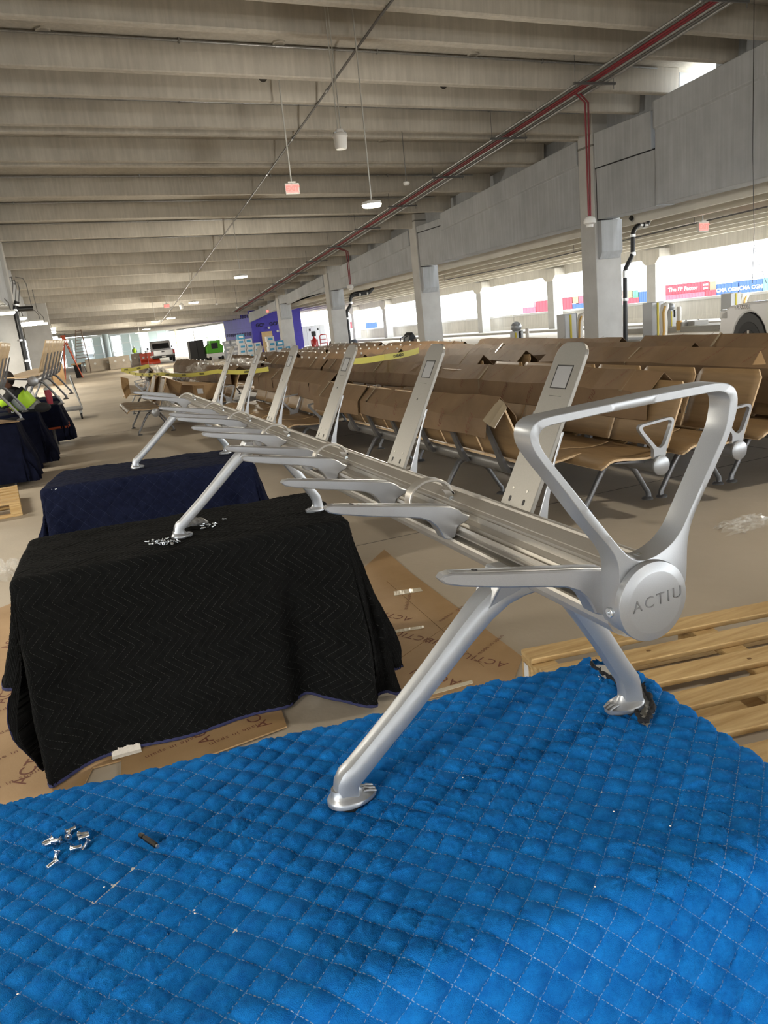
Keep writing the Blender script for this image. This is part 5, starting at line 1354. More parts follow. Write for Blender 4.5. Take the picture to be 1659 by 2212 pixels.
def S(px, py, dy=0): return uy(px, py, yb + dy)
hip = S(62, 884); chest = S(34, 858, -.05); neck = S(20, 840, -.12); head_ = S(14, 822, -.18)
pr_ = thing('person', 'person in a lime vest bending over the left tables, head hidden by the bench', 'person', (hip.x, yb, 0))
side = Vector((0, .19, 0))
kneeL, kneeR = Vector((hip.x + .10, yb + .12, .48)), Vector((hip.x + .04, yb - .10, .48))
nodes = [(hip, (.155, .16)), (hip.lerp(chest, .5), (.135, .165)), (chest, (.135, .185)), (neck, (.055, .055)), (neck.lerp(head_, .45), (.055, .055)),
         (hip + Vector((.02, .09, -.06)), (.10, .10)), (kneeL, (.065, .065)), (Vector((kneeL.x + .02, kneeL.y, .09)), (.045, .045)), (Vector((kneeL.x - .12, kneeL.y, .05)), (.045, .035)),
         (hip + Vector((.02, -.09, -.06)), (.10, .10)), (kneeR, (.065, .065)), (Vector((kneeR.x + .02, kneeR.y, .09)), (.045, .045)), (Vector((kneeR.x - .12, kneeR.y, .05)), (.045, .035)),
         (chest.lerp(neck, .6) - side, (.070, .070)), (S(12, 872, -.28), (.045, .045)), (S(17, 882, -.30), (.033, .033)),
         (chest.lerp(neck, .6) + side, (.070, .070)), (S(4, 868, .15), (.045, .045)), (S(8, 884, .05), (.033, .033))]
edges = [(0, 1), (1, 2), (2, 3), (3, 4), (0, 5), (5, 6), (6, 7), (7, 8), (0, 9), (9, 10), (10, 11), (11, 12), (2, 13), (13, 14), (14, 15), (2, 16), (16, 17), (17, 18)]
skin_body('body', nodes, edges, M_blk, pr_)
# head with face and hair
hm = MB(); 
def ell(c, r, n=16, k=12):
    return MB().lathe([(r[0] * math.sin(PI * i / k), r[2] * math.cos(PI * i / k)) for i in range(1, k)], n, c=c)
hd = obj('head', ell(head_, (.078, .078, .115)), M_skin, pr_, smooth=60)
fwd = Vector((-.75, -.3, -.6)).normalized()
obj('nose', ell(head_ + fwd * .085, (.014, .014, .02)), M_skin, hd, smooth=60)
for s in (-1, 1):
    obj('eye', ell(head_ + fwd * .072 + Vector((.0, s * .03, .02)), (.009, .009, .008)), M_white, hd, smooth=60)
    obj('ear', ell(head_ + Vector((.01, s * .078, 0)), (.018, .010, .03)), M_skin, hd, smooth=60)
obj('mouth', ell(head_ + fwd * .078 + Vector((0, 0, -.04)), (.010, .022, .006)), M_glove, hd, smooth=60)
obj('hair', ell(head_ + Vector((.022, 0, .022)), (.082, .083, .105)), M_hair, pr_, smooth=60)
# vest panels over the back, stripes, trousers
def wrap(c0, c1, rx, ry, a0, a1, m, name, out=1.06, n=14, k=6):
    ax = (c1 - c0).normalized(); v = Vector((0, 1, 0)); u = v.cross(ax).normalized(); rows = []
    for i in range(k + 1):
        c = c0.lerp(c1, i / k); rows.append([c + (u * math.cos(a0 + (a1 - a0) * j / n) * rx + v * math.sin(a0 + (a1 - a0) * j / n) * ry) * out for j in range(n + 1)] )
    mb = MB(); V = [p for r in rows for p in r]; w = n + 1
    mb.add(V, [(i * w + j, i * w + j + 1, (i + 1) * w + j + 1, (i + 1) * w + j) for i in range(k) for j in range(n)])
    o = obj(name, mb, m, pr_, smooth=60); s_ = o.modifiers.new('thick', 'SOLIDIFY'); s_.thickness = .012; s_.offset = 1; return o
wrap(hip.lerp(chest, .12), chest.lerp(neck, .10), .150, .185, R(-200), R(20), M_lime, 'vest')
wrap(hip.lerp(chest, .12), chest.lerp(neck, .35), .155, .190, R(-120), R(-95), M_reflect, 'vest_stripe', 1.13, 3)
wrap(chest.lerp(neck, .02), chest.lerp(neck, .62), .128, .175, R(-220), R(40), M_blk, 'shirt_yoke', 1.12)
wrap(hip.lerp(chest, -.25), hip.lerp(chest, .12), .165, .175, R(0), R(360), M_jean, 'trousers', 1.03, 20)
wrap(S(6, 862, -.26), S(13, 876, -.28), .055, .055, R(0), R(360), M_lime, 'sleeve', 1.0, 14)
# gloved hand with fingers closed on a small white tool
hc = S(17, 886, -.31)
hand = skin_body('hand', [(hc + Vector((0, 0, .03)), (.030, .020)), (hc + Vector((.01, 0, 0)), (.036, .022)), (hc + Vector((.02, -.028, -.035)), .010), (hc + Vector((.035, -.028, -.07)), .009), (hc + Vector((.02, -.010, -.04)), .010), (hc + Vector((.038, -.010, -.078)), .009), (hc + Vector((.02, .008, -.04)), .010), (hc + Vector((.037, .008, -.076)), .009), (hc + Vector((.018, .026, -.035)), .010), (hc + Vector((.032, .026, -.066)), .008), (hc + Vector((.04, -.03, .0)), .011), (hc + Vector((.06, -.02, -.03)), .009)],
    [(0, 1), (1, 2), (2, 3), (1, 4), (4, 5), (1, 6), (6, 7), (1, 8), (8, 9), (1, 10), (10, 11)], M_glove, pr_)
tl = thing('hand_tool', 'small white and red tool held in the fitter\'s glove', 'tool', hc)
obj('handle', MB().tube([hc + Vector((.05, -.01, -.02)), hc + Vector((.05, -.01, -.13))], .016, 10), M_white, tl, smooth=50); obj('tip', MB().tube([hc + Vector((.05, -.01, -.13)), hc + Vector((.06, -.01, -.19))], [.012, .006], 10), M_red, tl, smooth=50)
# red tumbler and dark bag under the pale bench
c_ = uz(109, 873, .76)
t = thing('tumbler', 'red tumbler with a pale lid under the pale bench', 'cup', c_)
obj('cup', MB().lathe([(.035, 0), (.045, .12), (.048, .20), (.044, .20), (0, .20)], 20, c=c_), mat('tumbler_red', (.35, .03, .05, 1), .35), t, smooth=50); obj('lid', MB().lathe([(.050, .20), (.050, .22), (.03, .235), (0, .235)], 20, c=c_), M_white, t, smooth=50)
b_ = ell(uz(92, 880, .80), (.10, .10, .06)); bg_ = obj('tool_bag', b_, M_blk, None, smooth=60); tag(bg_, 'black tool bag lying under the pale bench on the navy cloth', 'bag')
# platform cart
q = fl(175, 906); cx_, cy_ = q.x - .02, q.y
t = thing('platform_cart', 'steel platform cart with a tall handle beside the left tables', 'cart', (cx_, cy_, floor_z(cy_)))
obj('deck', MB().box(cx_ - .34, cx_ + .10, cy_ - .05, cy_ + .85, .16, .20), M_dsteel, t, bevel=.01)
obj('handle', MB().tube([(cx_ + .09, cy_ + .02, .2), (cx_ - .04, cy_ + .02, .86), (cx_ - .03, cy_ + .02, .90), (cx_ - .02, cy_ + .35, .90), (cx_ - .02, cy_ + .40, .86), (cx_ + .09, cy_ + .40, .2)], .017, 10), M_steel, t, smooth=60)
for sx in (-.28, .05):
    for sy in (.05, .75):
        w_ = obj('wheel', MB().lathe([(.03, -.02), (.065, -.018), (.068, 0), (.065, .018), (.03, .02)], 20, M=Matrix.Translation((cx_ + sx, cy_ + sy, .068 + floor_z(cy_))) @ Matrix.Rotation(R(90), 4, 'Y')), M_rubber, t, smooth=40)
        obj('caster_fork', MB().box(cx_ + sx - .03, cx_ + sx + .03, cy_ + sy - .01, cy_ + sy + .01, .07, .16), M_steel, t)
# ------------------------------------------------------------------ far part of the aisle
def bx(x0, x1, y0, y1, z0, z1): return MB().box(x0, x1, y0, y1, z0, z1)
f = floor_z
q = fl(129, 832)
t, Mx = cbox('tall kraft carton with a black liner standing left of the ladder', (q.x, q.y, f(q.y)), (.58, .55, 1.05), R(8))
lin = obj('liner', ell((q.x, q.y, f(q.y) + 1.10), (.26, .24, .10)), M_blk, t, smooth=60)
M_lad = mat('orange_fibreglass', (.55, .09, .03, 1), .5); M_brown = mat('brown_steel', (.17, .12, .09, 1), .55, .3)
# orange A-frame ladder
yl = 52.0
ap = [uy(134, 726, yl), uy(138, 726, yl)]
t = thing('step_ladder', 'orange A-frame ladder standing open by the left piers', 'ladder', (ap[0].x, yl, f(yl)))
def rail(a, b, r=.035): obj('rail', MB().tube([a, b], r, 8), M_lad, t, smooth=60)
L0, L1 = Vector((ap[0].x - .30, yl - .15, f(yl))), Vector((ap[0].x - .30, yl + .45, f(yl))); R0, R1 = Vector((ap[1].x + .62, yl - .15, f(yl))), Vector((ap[1].x + .62, yl + .45, f(yl)))
tA, tB = Vector((ap[0].x, yl, ap[0].z)), Vector((ap[1].x, yl + .3, ap[1].z))
rail(tA, L0); rail(tB, L1); rail(tA, R0); rail(tB, R1)
for k in range(1, 9):
    s = k / 9; obj('tread', MB().tube([tA.lerp(R0, s), tB.lerp(R1, s)], .025, 6), M_steel, t, smooth=60)
obj('top_cap', bx(tA.x - .1, tA.x + .18, yl - .05, yl + .35, tA.z - .03, tA.z + .04), M_lad, t)
# tall steel rolling stair
ys_ = 62; b0_ = uy(165, 782, ys_); b1_ = uy(192, 778, ys_); t0_ = uy(163, 708, ys_); t1_ = uy(174, 708, ys_)
t = thing('rolling_stair', 'tall brown steel stair with many treads behind the orange ladder', 'ladder', (b0_.x, ys_, f(ys_)))
for y in (ys_, ys_ + .8):
    for a, b in ((t0_, b0_), (t1_, b1_), (t0_, t1_)): obj('rail', MB().tube([Vector((a.x, y, a.z)), Vector((b.x, y, max(b.z, f(y))))], .028, 6), M_brown, t)
for y in (ys_, ys_ + .8):
    for c in (b0_, b1_): obj('rail', MB().tube([Vector((c.x, y, f(ys_) - .01)), Vector((c.x, y, max(c.z, f(ys_) + .05)))], .028, 6), M_brown, t)
for k in range(1, 11):
    s = k / 11; a = t1_.lerp(b1_, s); c = t0_.lerp(b0_, s)
    obj('tread', MB().box(c.x, a.x, ys_, ys_ + .8, a.z - .02, a.z + .02), M_brown, t)
q = fl(172, 816)
t = thing('waste_bin', 'black waste bin with a board on top right of the ladder', 'bin', (q.x, q.y, f(q.y)))
obj('bin', MB().lathe([(.24, 0), (.31, .74), (.33, .76), (.33, .80), (.29, .80), (0, .78)], 4, M=Matrix.Rotation(R(45), 4, 'Z'), c=(q.x, q.y, f(q.y))), M_blk, t); obj('board', bx(q.x - .35, q.x + .25, q.y - .3, q.y + .3, f(q.y) + .81, f(q.y) + .90), M_ply, t)
q = fl(196, 803)
t = thing('trestle', 'rusty steel trestle standing right of the waste bin', 'trestle', (q.x, q.y, f(q.y)))
for s in (-.45, .45):
    for d in (-.25, .25): obj('leg', MB().tube([(q.x + s + d * .6, q.y + d, f(q.y)), (q.x + s, q.y, f(q.y) + .72)], .022, 6), M_brown, t)
obj('top_bar', bx(q.x - .6, q.x + .6, q.y - .04, q.y + .04, f(q.y) + .70, f(q.y) + .78), M_brown, t)
# barriers
M_barrier = mat('barrier_concrete', (.50, .44, .36, 1), .85, 0, .1, 2); M_obar = mat('orange_plastic', (.62, .06, .02, 1), .45)
def barrier(label, px, py, w, h, m, name, y=None):
    q = fl(px, py); x, y = q.x, q.y; z = f(y); t = thing(name, label, 'barrier', (x, y, z))
    pr = [(-.30, 0), (-.30, .18 * h), (-.12, .42 * h), (-.10, h), (.10, h), (.12, .42 * h), (.30, .18 * h), (.30, 0)]
    obj('body', MB().prism(pr, lambda a, b: (x - w / 2, y + a, z + b), lambda a, b: (x + w / 2, y + a, z + b)), m, t, bevel=.03)
    for s in (-.2, .2):
        obj('lift_hole', MB().lathe([(.09, -.02), (.09, .02), (.0, .02)], 14, M=Matrix.Translation((x + s * w, y - .115, z + .62 * h)) @ Matrix.Rotation(R(90), 4, 'X')), M_white, t, smooth=40)
barrier('leftmost concrete barrier far down the aisle', 222, 800, 2.4, .95, M_barrier, 'road_barrier')
barrier('second concrete barrier from the left far down the aisle', 261, 796, 1.6, .98, M_barrier, 'road_barrier')
barrier('third concrete barrier, just left of the orange ones', 299, 788, 1.0, 1.0, M_barrier, 'road_barrier')
barrier('left of two orange plastic barriers near the silver pickup', 317, 787, .95, .95, M_obar, 'water_barrier')
barrier('right of two orange plastic barriers near the silver pickup', 334, 786, .95, .95, M_obar, 'water_barrier')
barrier('small orange barrier far back by the round column', 236, 780, 1.4, 1.0, M_obar, 'water_barrier')
# pickups
M_paint = mat('silver_car_paint', (.62, .62, .63, 1), .25, .35, coat=.6); M_paintw = mat('white_car_paint', (.70, .70, .70, 1), .22, .05, coat=.7)
M_dglass = mat('dark_window', (.015, .017, .02, 1), .08, spec=.8); M_trimc = mat('black_trim', (.015, .015, .016, 1), .5); M_chrome = mat('chrome', (.75, .75, .76, 1), .12, .95); M_tail = mat('tail_lamp_red', (.45, .02, .02, 1), .25); M_headl = mat('head_lamp', (.75, .77, .78, 1), .08, .3)
def truck(label, M, paint, marks=False, name='pickup_truck', far=False):
    # built nose to -X, near side towards -Y, wheels on z=0
    t = thing(name, label, 'truck', M.translation)
    def pz(nm, poly, y0, y1, m, bev=.03, par=None): return obj(nm, MB().prism(poly, lambda a, b: M @ Vector((a, y0, b)), lambda a, b: M @ Vector((a, y1, b))), m, par or t, bevel=bev)
    arch = lambda cx, r, z0: [(cx + r * math.cos(a), z0 + r * math.sin(a)) for a in [PI - PI * k / 10 for k in range(11)]]
    low = [(.06, .48)] + [(.10, .42), (.42, .42)] + arch(.98, .50, .42) + [(1.52, .40), (3.55, .40)] + arch(4.42, .50, .42) + [(4.96, .42), (5.75, .48), (5.78, 1.02), (3.55, 1.06), (1.70, 1.10), (.95, 1.085), (.38, 1.03), (.10, .92), (.04, .70)]
    pz('body', low, -.98, .98, paint, .05)
    cab = [(1.62, 1.08), (2.28, 1.70), (2.55, 1.79), (3.45, 1.80), (3.70, 1.72), (3.92, 1.05)]
    pz('cab', cab, -.86, .86, paint, .06)
    obj('windscreen', MB().prism([(1.74, 1.14), (2.26, 1.64)], lambda a, b: M @ Vector((a - .02, -.74, b + .02)), lambda a, b: M @ Vector((a - .02, .74, b + .02))) if False else MB().loft([[M @ Vector((1.70, y, 1.135)), M @ Vector((2.26, y, 1.665)), M @ Vector((2.24, y, 1.685)), M @ Vector((1.68, y, 1.155))] for y in (-.74, .74)]), M_dglass, t)
    obj('rear_window', MB().loft([[M @ Vector((3.75, y, 1.60)), M @ Vector((3.91, y, 1.16)), M @ Vector((3.935, y, 1.16)), M @ Vector((3.775, y, 1.60))] for y in (-.70, .70)]), M_dglass, t)
    for s in (-1, 1):
        obj('side_window', MB().prism([(1.98, 1.16), (2.36, 1.62), (3.42, 1.66), (3.66, 1.16)], lambda a, b: M @ Vector((a, s * .845, b)), lambda a, b: M @ Vector((a, s * .872, b))), M_dglass, t)
        obj('mirror', MB().box(1.92, 2.08, s * 1.02 - .08, s * 1.02 + .08, 1.12, 1.32, M), M_trimc, t, bevel=.03)
        obj('arch_liner', MB().prism(arch(.98, .49, .42) + [(1.47, .40), (.49, .40)], lambda a, b: M @ Vector((a, s * .70, b)), lambda a, b: M @ Vector((a, s * .985, b))), M_trimc, t)
        obj('arch_liner', MB().prism(arch(4.42, .49, .42) + [(4.91, .40), (3.93, .40)], lambda a, b: M @ Vector((a, s * .70, b)), lambda a, b: M @ Vector((a, s * .985, b))), M_trimc, t)
        for cx in (.98, 4.42):
            w = obj('wheel', MB().lathe([(.22, -.11), (.37, -.11), (.395, -.08), (.40, 0), (.395, .08), (.37, .11), (.22, .11)], 36, M=M @ Matrix.Translation((cx, s * .88, .40)) @ Matrix.Rotation(R(90), 4, 'X')), M_rubber, t, smooth=40)
            rim = obj('rim', MB().lathe([(.0, .10), (.05, .105), (.06, .07), (.21, .06), (.245, .115), (.255, .10), (.255, -.1), (0, -.1)], 30, M=M @ Matrix.Translation((cx, s * .88, .40)) @ Matrix.Rotation(R(90) * (1 if s < 0 else -1), 4, 'X')), M_trimc, w, smooth=40)
            for k in range(6):
                a = 2 * PI * k / 6; mm = M @ Matrix.Translation((cx, s * .985, .40)) @ Matrix.Rotation(a, 4, 'Y')
                obj('spoke', MB().box(-.035, .035, -.012, .012, .03, .24, mm), M_chrome, w, bevel=.008, seg=1)
        obj('head_lamp', MB().box(.05, .34, s * .80 - .18, s * .80 + .17, .80, .97, M), M_headl, t, bevel=.03)
        obj('tail_lamp', MB().box(5.70, 5.80, s * .88 - .08, s * .88 + .08, .68, 1.0, M), M_tail, t, bevel=.02)
    obj('front_bumper', MB().box(-.04, .16, -.95, .95, .42, .66, M), M_chrome if not marks else paint, t, bevel=.05); obj('grille', MB().box(.02, .08, -.58, .58, .68, .95, M), M_trimc, t, bevel=.02)
    obj('rear_bumper', MB().box(5.74, 5.92, -.92, .92, .42, .60, M), M_chrome if False else M_trimc, t, bevel=.03); obj('tailgate', MB().box(5.77, 5.81, -.76, .76, .62, 1.04, M), paint, t, bevel=.02)
    obj('gate_handle', MB().box(5.80, 5.83, -.12, .12, .88, .97, M), M_trimc, t); obj('number_plate', MB().box(5.90, 5.93, -.16, .16, .46, .58, M), M_white, t)
    obj('bed_rail', MB().box(3.95, 5.7, -.94, -.86, 1.05, 1.08, M), M_trimc, t); obj('bed_rail', MB().box(3.95, 5.7, .86, .94, 1.05, 1.08, M), M_trimc, t)
    if marks:
        lettering('badge_lettering', 'DURAMAX', .085, M @ frame((.78, -.990, 1.005), (1, 0, 0), (0, -1, 0)), M_chrome, t, .004, 1.05, .003)
    return t
hd_ = Vector((.29, .957, 0)); dv_ = ray(1630, 744); Pw = O + dv_ * (12.6 / dv_.dot(FW))
TR = Matrix(((-hd_.x, hd_.y, 0), (-hd_.y, -hd_.x, 0), (0, 0, 1))).to_4x4(); c_ = TR @ Vector((.98, -.88, 0))
truck('white pickup truck with its front end cut by the right edge, behind the rows', Matrix.Translation((Pw.x - c_.x, Pw.y - c_.y, 0)) @ TR, M_paintw, True)
q = fl(371, 782)
truck('silver pickup truck seen from behind far down the aisle', Matrix.Translation((q.x - .25, q.y + 5.9, f(q.y))) @ Matrix.Rotation(R(-93), 4, 'Z'), M_paint)
# dark cars far left
def car(label, px, py, rz):
    q = fl(px, py); M = Matrix.Translation((q.x, q.y, f(q.y))) @ Matrix.Rotation(rz, 4, 'Z'); t = thing('car', label, 'car', M.translation)
    M_bk = mat('black_car_paint', (.012, .012, .014, 1), .2, .1, coat=.8)
    def pz(nm, poly, y0, y1, m, bev=.04): return obj(nm, MB().prism(poly, lambda a, b: M @ Vector((a, y0, b)), lambda a, b: M @ Vector((a, y1, b))), m, t, bevel=bev)
    pz('body', [(-2.2, .25), (2.2, .25), (2.25, .6), (2.1, .88), (1.2, .95), (-1.0, .95), (-2.1, .80), (-2.28, .5)], -.88, .88, M_bk); pz('cabin', [(-1.05, .93), (-.35, 1.38), (.9, 1.40), (1.65, .94)], -.76, .76, M_dglass)
    pz('roof', [(-.33, 1.375), (-.28, 1.42), (.85, 1.44), (.92, 1.39)], -.74, .74, M_bk, .01)
    for s in (-1, 1):
        for cx in (-1.4, 1.4): obj('wheel', MB().lathe([(.2, -.1), (.32, -.09), (.33, 0), (.32, .09), (.2, .1)], 24, M=M @ Matrix.Translation((cx, s * .82, .33)) @ Matrix.Rotation(R(90), 4, 'X')), M_rubber, t, smooth=40)
        obj('lamp', MB().box(2.18, 2.27, s * .65 - .18, s * .65 + .18, .58, .72, M), M_tail, t); obj('lamp', MB().box(-2.27, -2.18, s * .65 - .18, s * .65 + .18, .58, .70, M), M_headl, t)
car('black car at far left behind the ladder feet', 168, 788, R(75)); car('black car right of the ladder feet, left of the barriers', 200, 787, R(60))
car('dark low car partly behind the other black car', 216, 784, R(30))
# small utility cart and far worker
q = fl(320, 778); x, y, z = q.x, q.y, f(q.y)
t = thing('utility_cart', 'small open utility cart with a roll frame left of the silver pickup', 'cart', (x, y, z))
obj('body', MB().prism([(-.9, .3), (.9, .3), (.95, .7), (.2, .72), (.1, .55), (-.5, .55), (-.7, .95), (-.95, .8)], lambda a, b: (x + a, y - .6, z + b), lambda a, b: (x + a, y + .6, z + b)), M_trimc, t, bevel=.03)
for s in (-.55, .55): obj('roll_frame', MB().tube([(x - .6, y + s, z + .8), (x - .45, y + s, z + 1.75), (x + .6, y + s, z + 1.78), (x + .75, y + s, z + .7)], .03, 8), M_trimc, t, smooth=60)
obj('seat', bx(x - .2, x + .3, y - .5, y + .5, z + .7, z + 1.1), mat('pale_seat', (.6, .6, .58, 1), .6), t, bevel=.05)
for sx in (-.6, .6):
    for s in (-.6, .6): obj('wheel', MB().lathe([(.1, -.1), (.28, -.09), (.29, 0), (.28, .09), (.1, .1)], 20, M=Matrix.Translation((x + sx, y + s, z + .29)) @ Matrix.Rotation(R(90), 4, 'X')), M_rubber, t, smooth=40)
q = fl(297, 778); x, y, z = q.x, q.y + 2, f(q.y + 2)
pw_ = thing('person', 'small far person in a lime jacket standing before the glass front', 'person', (x, y, z)); V_ = lambda a, b, c: Vector((x + a, y + b, z + c))
skin_body('body', [(V_(0, 0, .92), (.16, .12)), (V_(0, 0, 1.2), (.16, .12)), (V_(0, 0, 1.38), (.19, .12)), (V_(0, 0, 1.50), .06), (V_(0, 0, 1.64), (.09, .10)), (V_(-.1, 0, .5), .075), (V_(-.1, 0, .08), .05), (V_(-.1, -.14, .04), .045), (V_(.1, 0, .5), .075), (V_(.1, 0, .08), .05), (V_(.1, -.14, .04), .045), (V_(-.24, 0, 1.35), .06), (V_(-.28, -.05, 1.08), .05), (V_(-.25, -.22, .95), .04), (V_(.24, 0, 1.35), .06), (V_(.28, -.05, 1.08), .05), (V_(.25, -.22, .95), .04)], [(0, 1), (1, 2), (2, 3), (3, 4), (0, 5), (5, 6), (6, 7), (0, 8), (8, 9), (9, 10), (2, 11), (11, 12), (12, 13), (2, 14), (14, 15), (15, 16)], M_jean, pw_)
obj('jacket', MB().lathe([(.19, .95), (.22, 1.1), (.24, 1.35), (.20, 1.45), (.08, 1.5)], 16, c=(x, y, z)), M_lime, pw_, smooth=60); obj('hard_hat', MB().lathe([(.14, 1.68), (.12, 1.72), (.07, 1.79), (0, 1.80)], 16, c=(x, y, z)), M_white, pw_, smooth=60)
# black cabinet, green lift
q = fl(431, 781); x, y, z = q.x, q.y, f(q.y)
t = thing('equipment_cabinet', 'tall black cabinet standing left of the green lift', 'cabinet', (x, y, z))
obj('body', bx(x - .55, x + .5, y, y + .9, z + .05, z + 1.5), M_blk, t, bevel=.02); obj('door', bx(x - .52, x - .03, y - .015, y, z + .1, z + 1.45), M_trimc, t); obj('door', bx(x, x + .47, y - .015, y, z + .1, z + 1.45), M_trimc, t); obj('plinth', bx(x - .5, x + .45, y + .02, y + .85, z, z + .05), M_trimc, t)
q = fl(469, 777); x, y, z = q.x, q.y, f(q.y); M_green = mat('lift_green', (.09, .38, .02, 1), .45)
t = thing('scissor_lift', 'bright green lift machine on a white base before the purple wall', 'machine', (x, y, z))
obj('base', bx(x - .6, x + .6, y, y + 1.6, z + .18, z + .48), M_white, t, bevel=.05); obj('body', MB().prism([(-.58, .48), (.58, .48), (.62, .95), (.42, 1.1), (.45, 1.35), (-.30, 1.38), (-.35, 1.1), (-.6, .95)], lambda a, b: (x + a, y + .1, z + b), lambda a, b: (x + a, y + 1.4, z + b)), M_green, t, bevel=.04)
obj('panel', bx(x - .25, x + .2, y + .06, y + .1, z + .8, z + 1.2), M_trimc, t)
for sx in (-.45, .45):
    for sy in (.2, 1.3): obj('wheel', MB().lathe([(.05, -.08), (.2, -.08), (.21, 0), (.2, .08), (.05, .08)], 18, M=Matrix.Translation((x + sx, y + sy, z + .21)) @ Matrix.Rotation(R(90), 4, 'Y')), M_rubber, t, smooth=40)
for sx in (-.4, .4): obj('guard_rail', MB().tube([(x + sx, y + .2, z + 1.35), (x + sx, y + .2, z + 1.62), (x + sx, y + 1.3, z + 1.62), (x + sx, y + 1.3, z + 1.35)], .02, 6), M_green, t)
# cartons stacked by the purple wall
M_cw = mat('white_carton', (.62, .63, .64, 1), .7, 0, .05, 3); M_cb = mat('blue_carton_print', (.06, .30, .52, 1), .6); M_cg = mat('grey_wrapped_carton', (.36, .37, .40, 1), .5, 0, .1, 6)
def carton(x, y, z, w, d, h, m, label, grp):
    t = thing('carton', label, 'box', (x, y, z), grp)
    obj('box', bx(x, x + w, y, y + d, z, z + h), m, t); obj('printed_panel', bx(x + w * .2, x + w * .8, y - .006, y, z + h * .3, z + h * .72), M_cb if m is M_cw else M_white, t)
    obj('top_tape', bx(x, x + w, y + d * .45, y + d * .55, z + h, z + h + .004), M_white, t)
def stack(px, py, cols, m_fn, side_):
    q = fl(px, py); y, z0 = q.y, f(q.y)
    for c_i, n in enumerate(cols):
        for r_i in range(n):
            x = q.x + c_i * .50 + .03 * ((r_i * 7) % 3 - 1)
            carton(x, y + .05 * (r_i % 2), z0 + r_i * .312, .46, .46, .305, m_fn(c_i, r_i), '%s, %s column, %s layer' % (side_, ['left', 'second', 'third', 'right'][c_i], ['floor', 'second', 'third', 'fourth', 'fifth', 'sixth'][r_i]), 'cartons stacked by the purple wall')
stack(489, 776, (4, 4), lambda c, r: M_cg, 'grey wrapped carton in the left pile by the purple wall')
stack(520, 776, (5, 4, 3), lambda c, r: (M_cb if (c == 0 and r == 4) else M_cw), 'white carton in the middle pile by the purple wall')
stack(583, 772, (4, 3, 2, 1), lambda c, r: (M_cb if (c, r) in ((1, 2), (2, 0)) else M_cw), 'white carton in the pile right of the plywood door')
# pale trailers, red gear, dark machines between the columns
M_trailer = mat('trailer_white', (.66, .68, .70, 1), .5)
for k, (px, w) in enumerate(((648, 2.0), (672, 1.2), (690, 1.6))):
    a = uy(px - 9, 712, 66); t = thing('storage_trailer', 'pale storage trailer wall between the far columns, %s of three' % ['left', 'middle', 'right'][k], 'trailer', (a.x, 66, f(66)))
    obj('body', bx(a.x, a.x + .95, 66 + k * .1, 68, f(66) + .05, 1.15), M_trailer, t, bevel=.02); obj('door_seam', bx(a.x + .46, a.x + .48, 65.99 + k * .1, 66 + k * .1, f(66) + .1, 1.1), M_seam if False else M_steel, t); obj('vent', bx(a.x + .2, a.x + .36, 65.98 + k * .1, 66 + k * .1, .7, .9), M_trimc, t)
def gear(label, px, py0, py1, y, kind):
    b_ = uy(px, py0, y); t_ = uy(px, py1, y); x, z0, z1 = b_.x, f(y), t_.z; t = thing('extinguisher_cart' if kind == 0 else 'hand_truck', label, 'cart', (x, y, z0)); H = z1 - z0
    if kind == 0:
        obj('cylinder', MB().lathe([(.05, .1), (.16, .12), (.17, .2), (.17, H * .55), (.10, H * .66), (.05, H * .7), (.05, H * .75), (0, H * .76)], 18, c=(x, y, z0)), M_tail, t, smooth=50); obj('valve_head', bx(x - .12, x + .12, y - .1, y + .1, z0 + H * .76, z0 + H), M_trimc, t, bevel=.03)
        obj('frame', MB().tube([(x - .2, y, z0 + .05), (x - .2, y, z0 + H * .6), (x + .2, y, z0 + H * .6), (x + .2, y, z0 + .05)], .025, 6), M_tail, t); obj('wheel', MB().lathe([(.05, -.04), (.14, -.03), (.14, .03), (.05, .04)], 16, M=Matrix.Translation((x + .22, y, z0 + .14)) @ Matrix.Rotation(R(90), 4, 'Y')), M_rubber, t)
    else:
        obj('frame', MB().tube([(x - .22, y, z0 + .02), (x - .22, y, z0 + H * .93), (x - .14, y, z0 + H), (x + .14, y, z0 + H), (x + .22, y, z0 + H * .93), (x + .22, y, z0 + .02)], .03, 8), M_tail, t, smooth=60)
        for s in (.25, .5, .72): obj('cross_bar', MB().tube([(x - .22, y, z0 + H * s), (x + .22, y, z0 + H * s)], .022, 6), M_tail, t)
        obj('toe_plate', bx(x - .24, x + .24, y - .25, y, z0 + .02, z0 + .05), M_tail, t)
        for s in (-.27, .27): obj('wheel', MB().lathe([(.05, -.04), (.15, -.03), (.15, .03), (.05, .04)], 16, M=Matrix.Translation((x + s, y, z0 + .15)) @ Matrix.Rotation(R(90), 4, 'Y')), M_rubber, t)
gear('red wheeled extinguisher with a dark head between the far columns', 682, 760, 715, 46, 0); gear('red hand truck standing right of the wheeled extinguisher', 702, 760, 722, 46, 1)
b_ = ell(uy(719, 748, 42), (.22, .3, .34)); o = obj('dark_bundle', b_, M_blk, None, smooth=60); tag(o, 'dark wrapped bundle against the third big column', 'bundle')
b_ = ell(uy(765, 741, 38), (.20, .2, .22), 7, 5); o = obj('dark_bundle', b_, mat('slate_sheet', (.10, .12, .16, 1), .6), None); tag(o, 'slate grey crumpled bundle right of the third big column', 'bundle')
y = 25.5; b_ = uy(880, 764, y); x, z = b_.x, f(y)
t = thing('floor_machine', 'dark floor machine with handles left of the second big column', 'machine', (x, y, z))
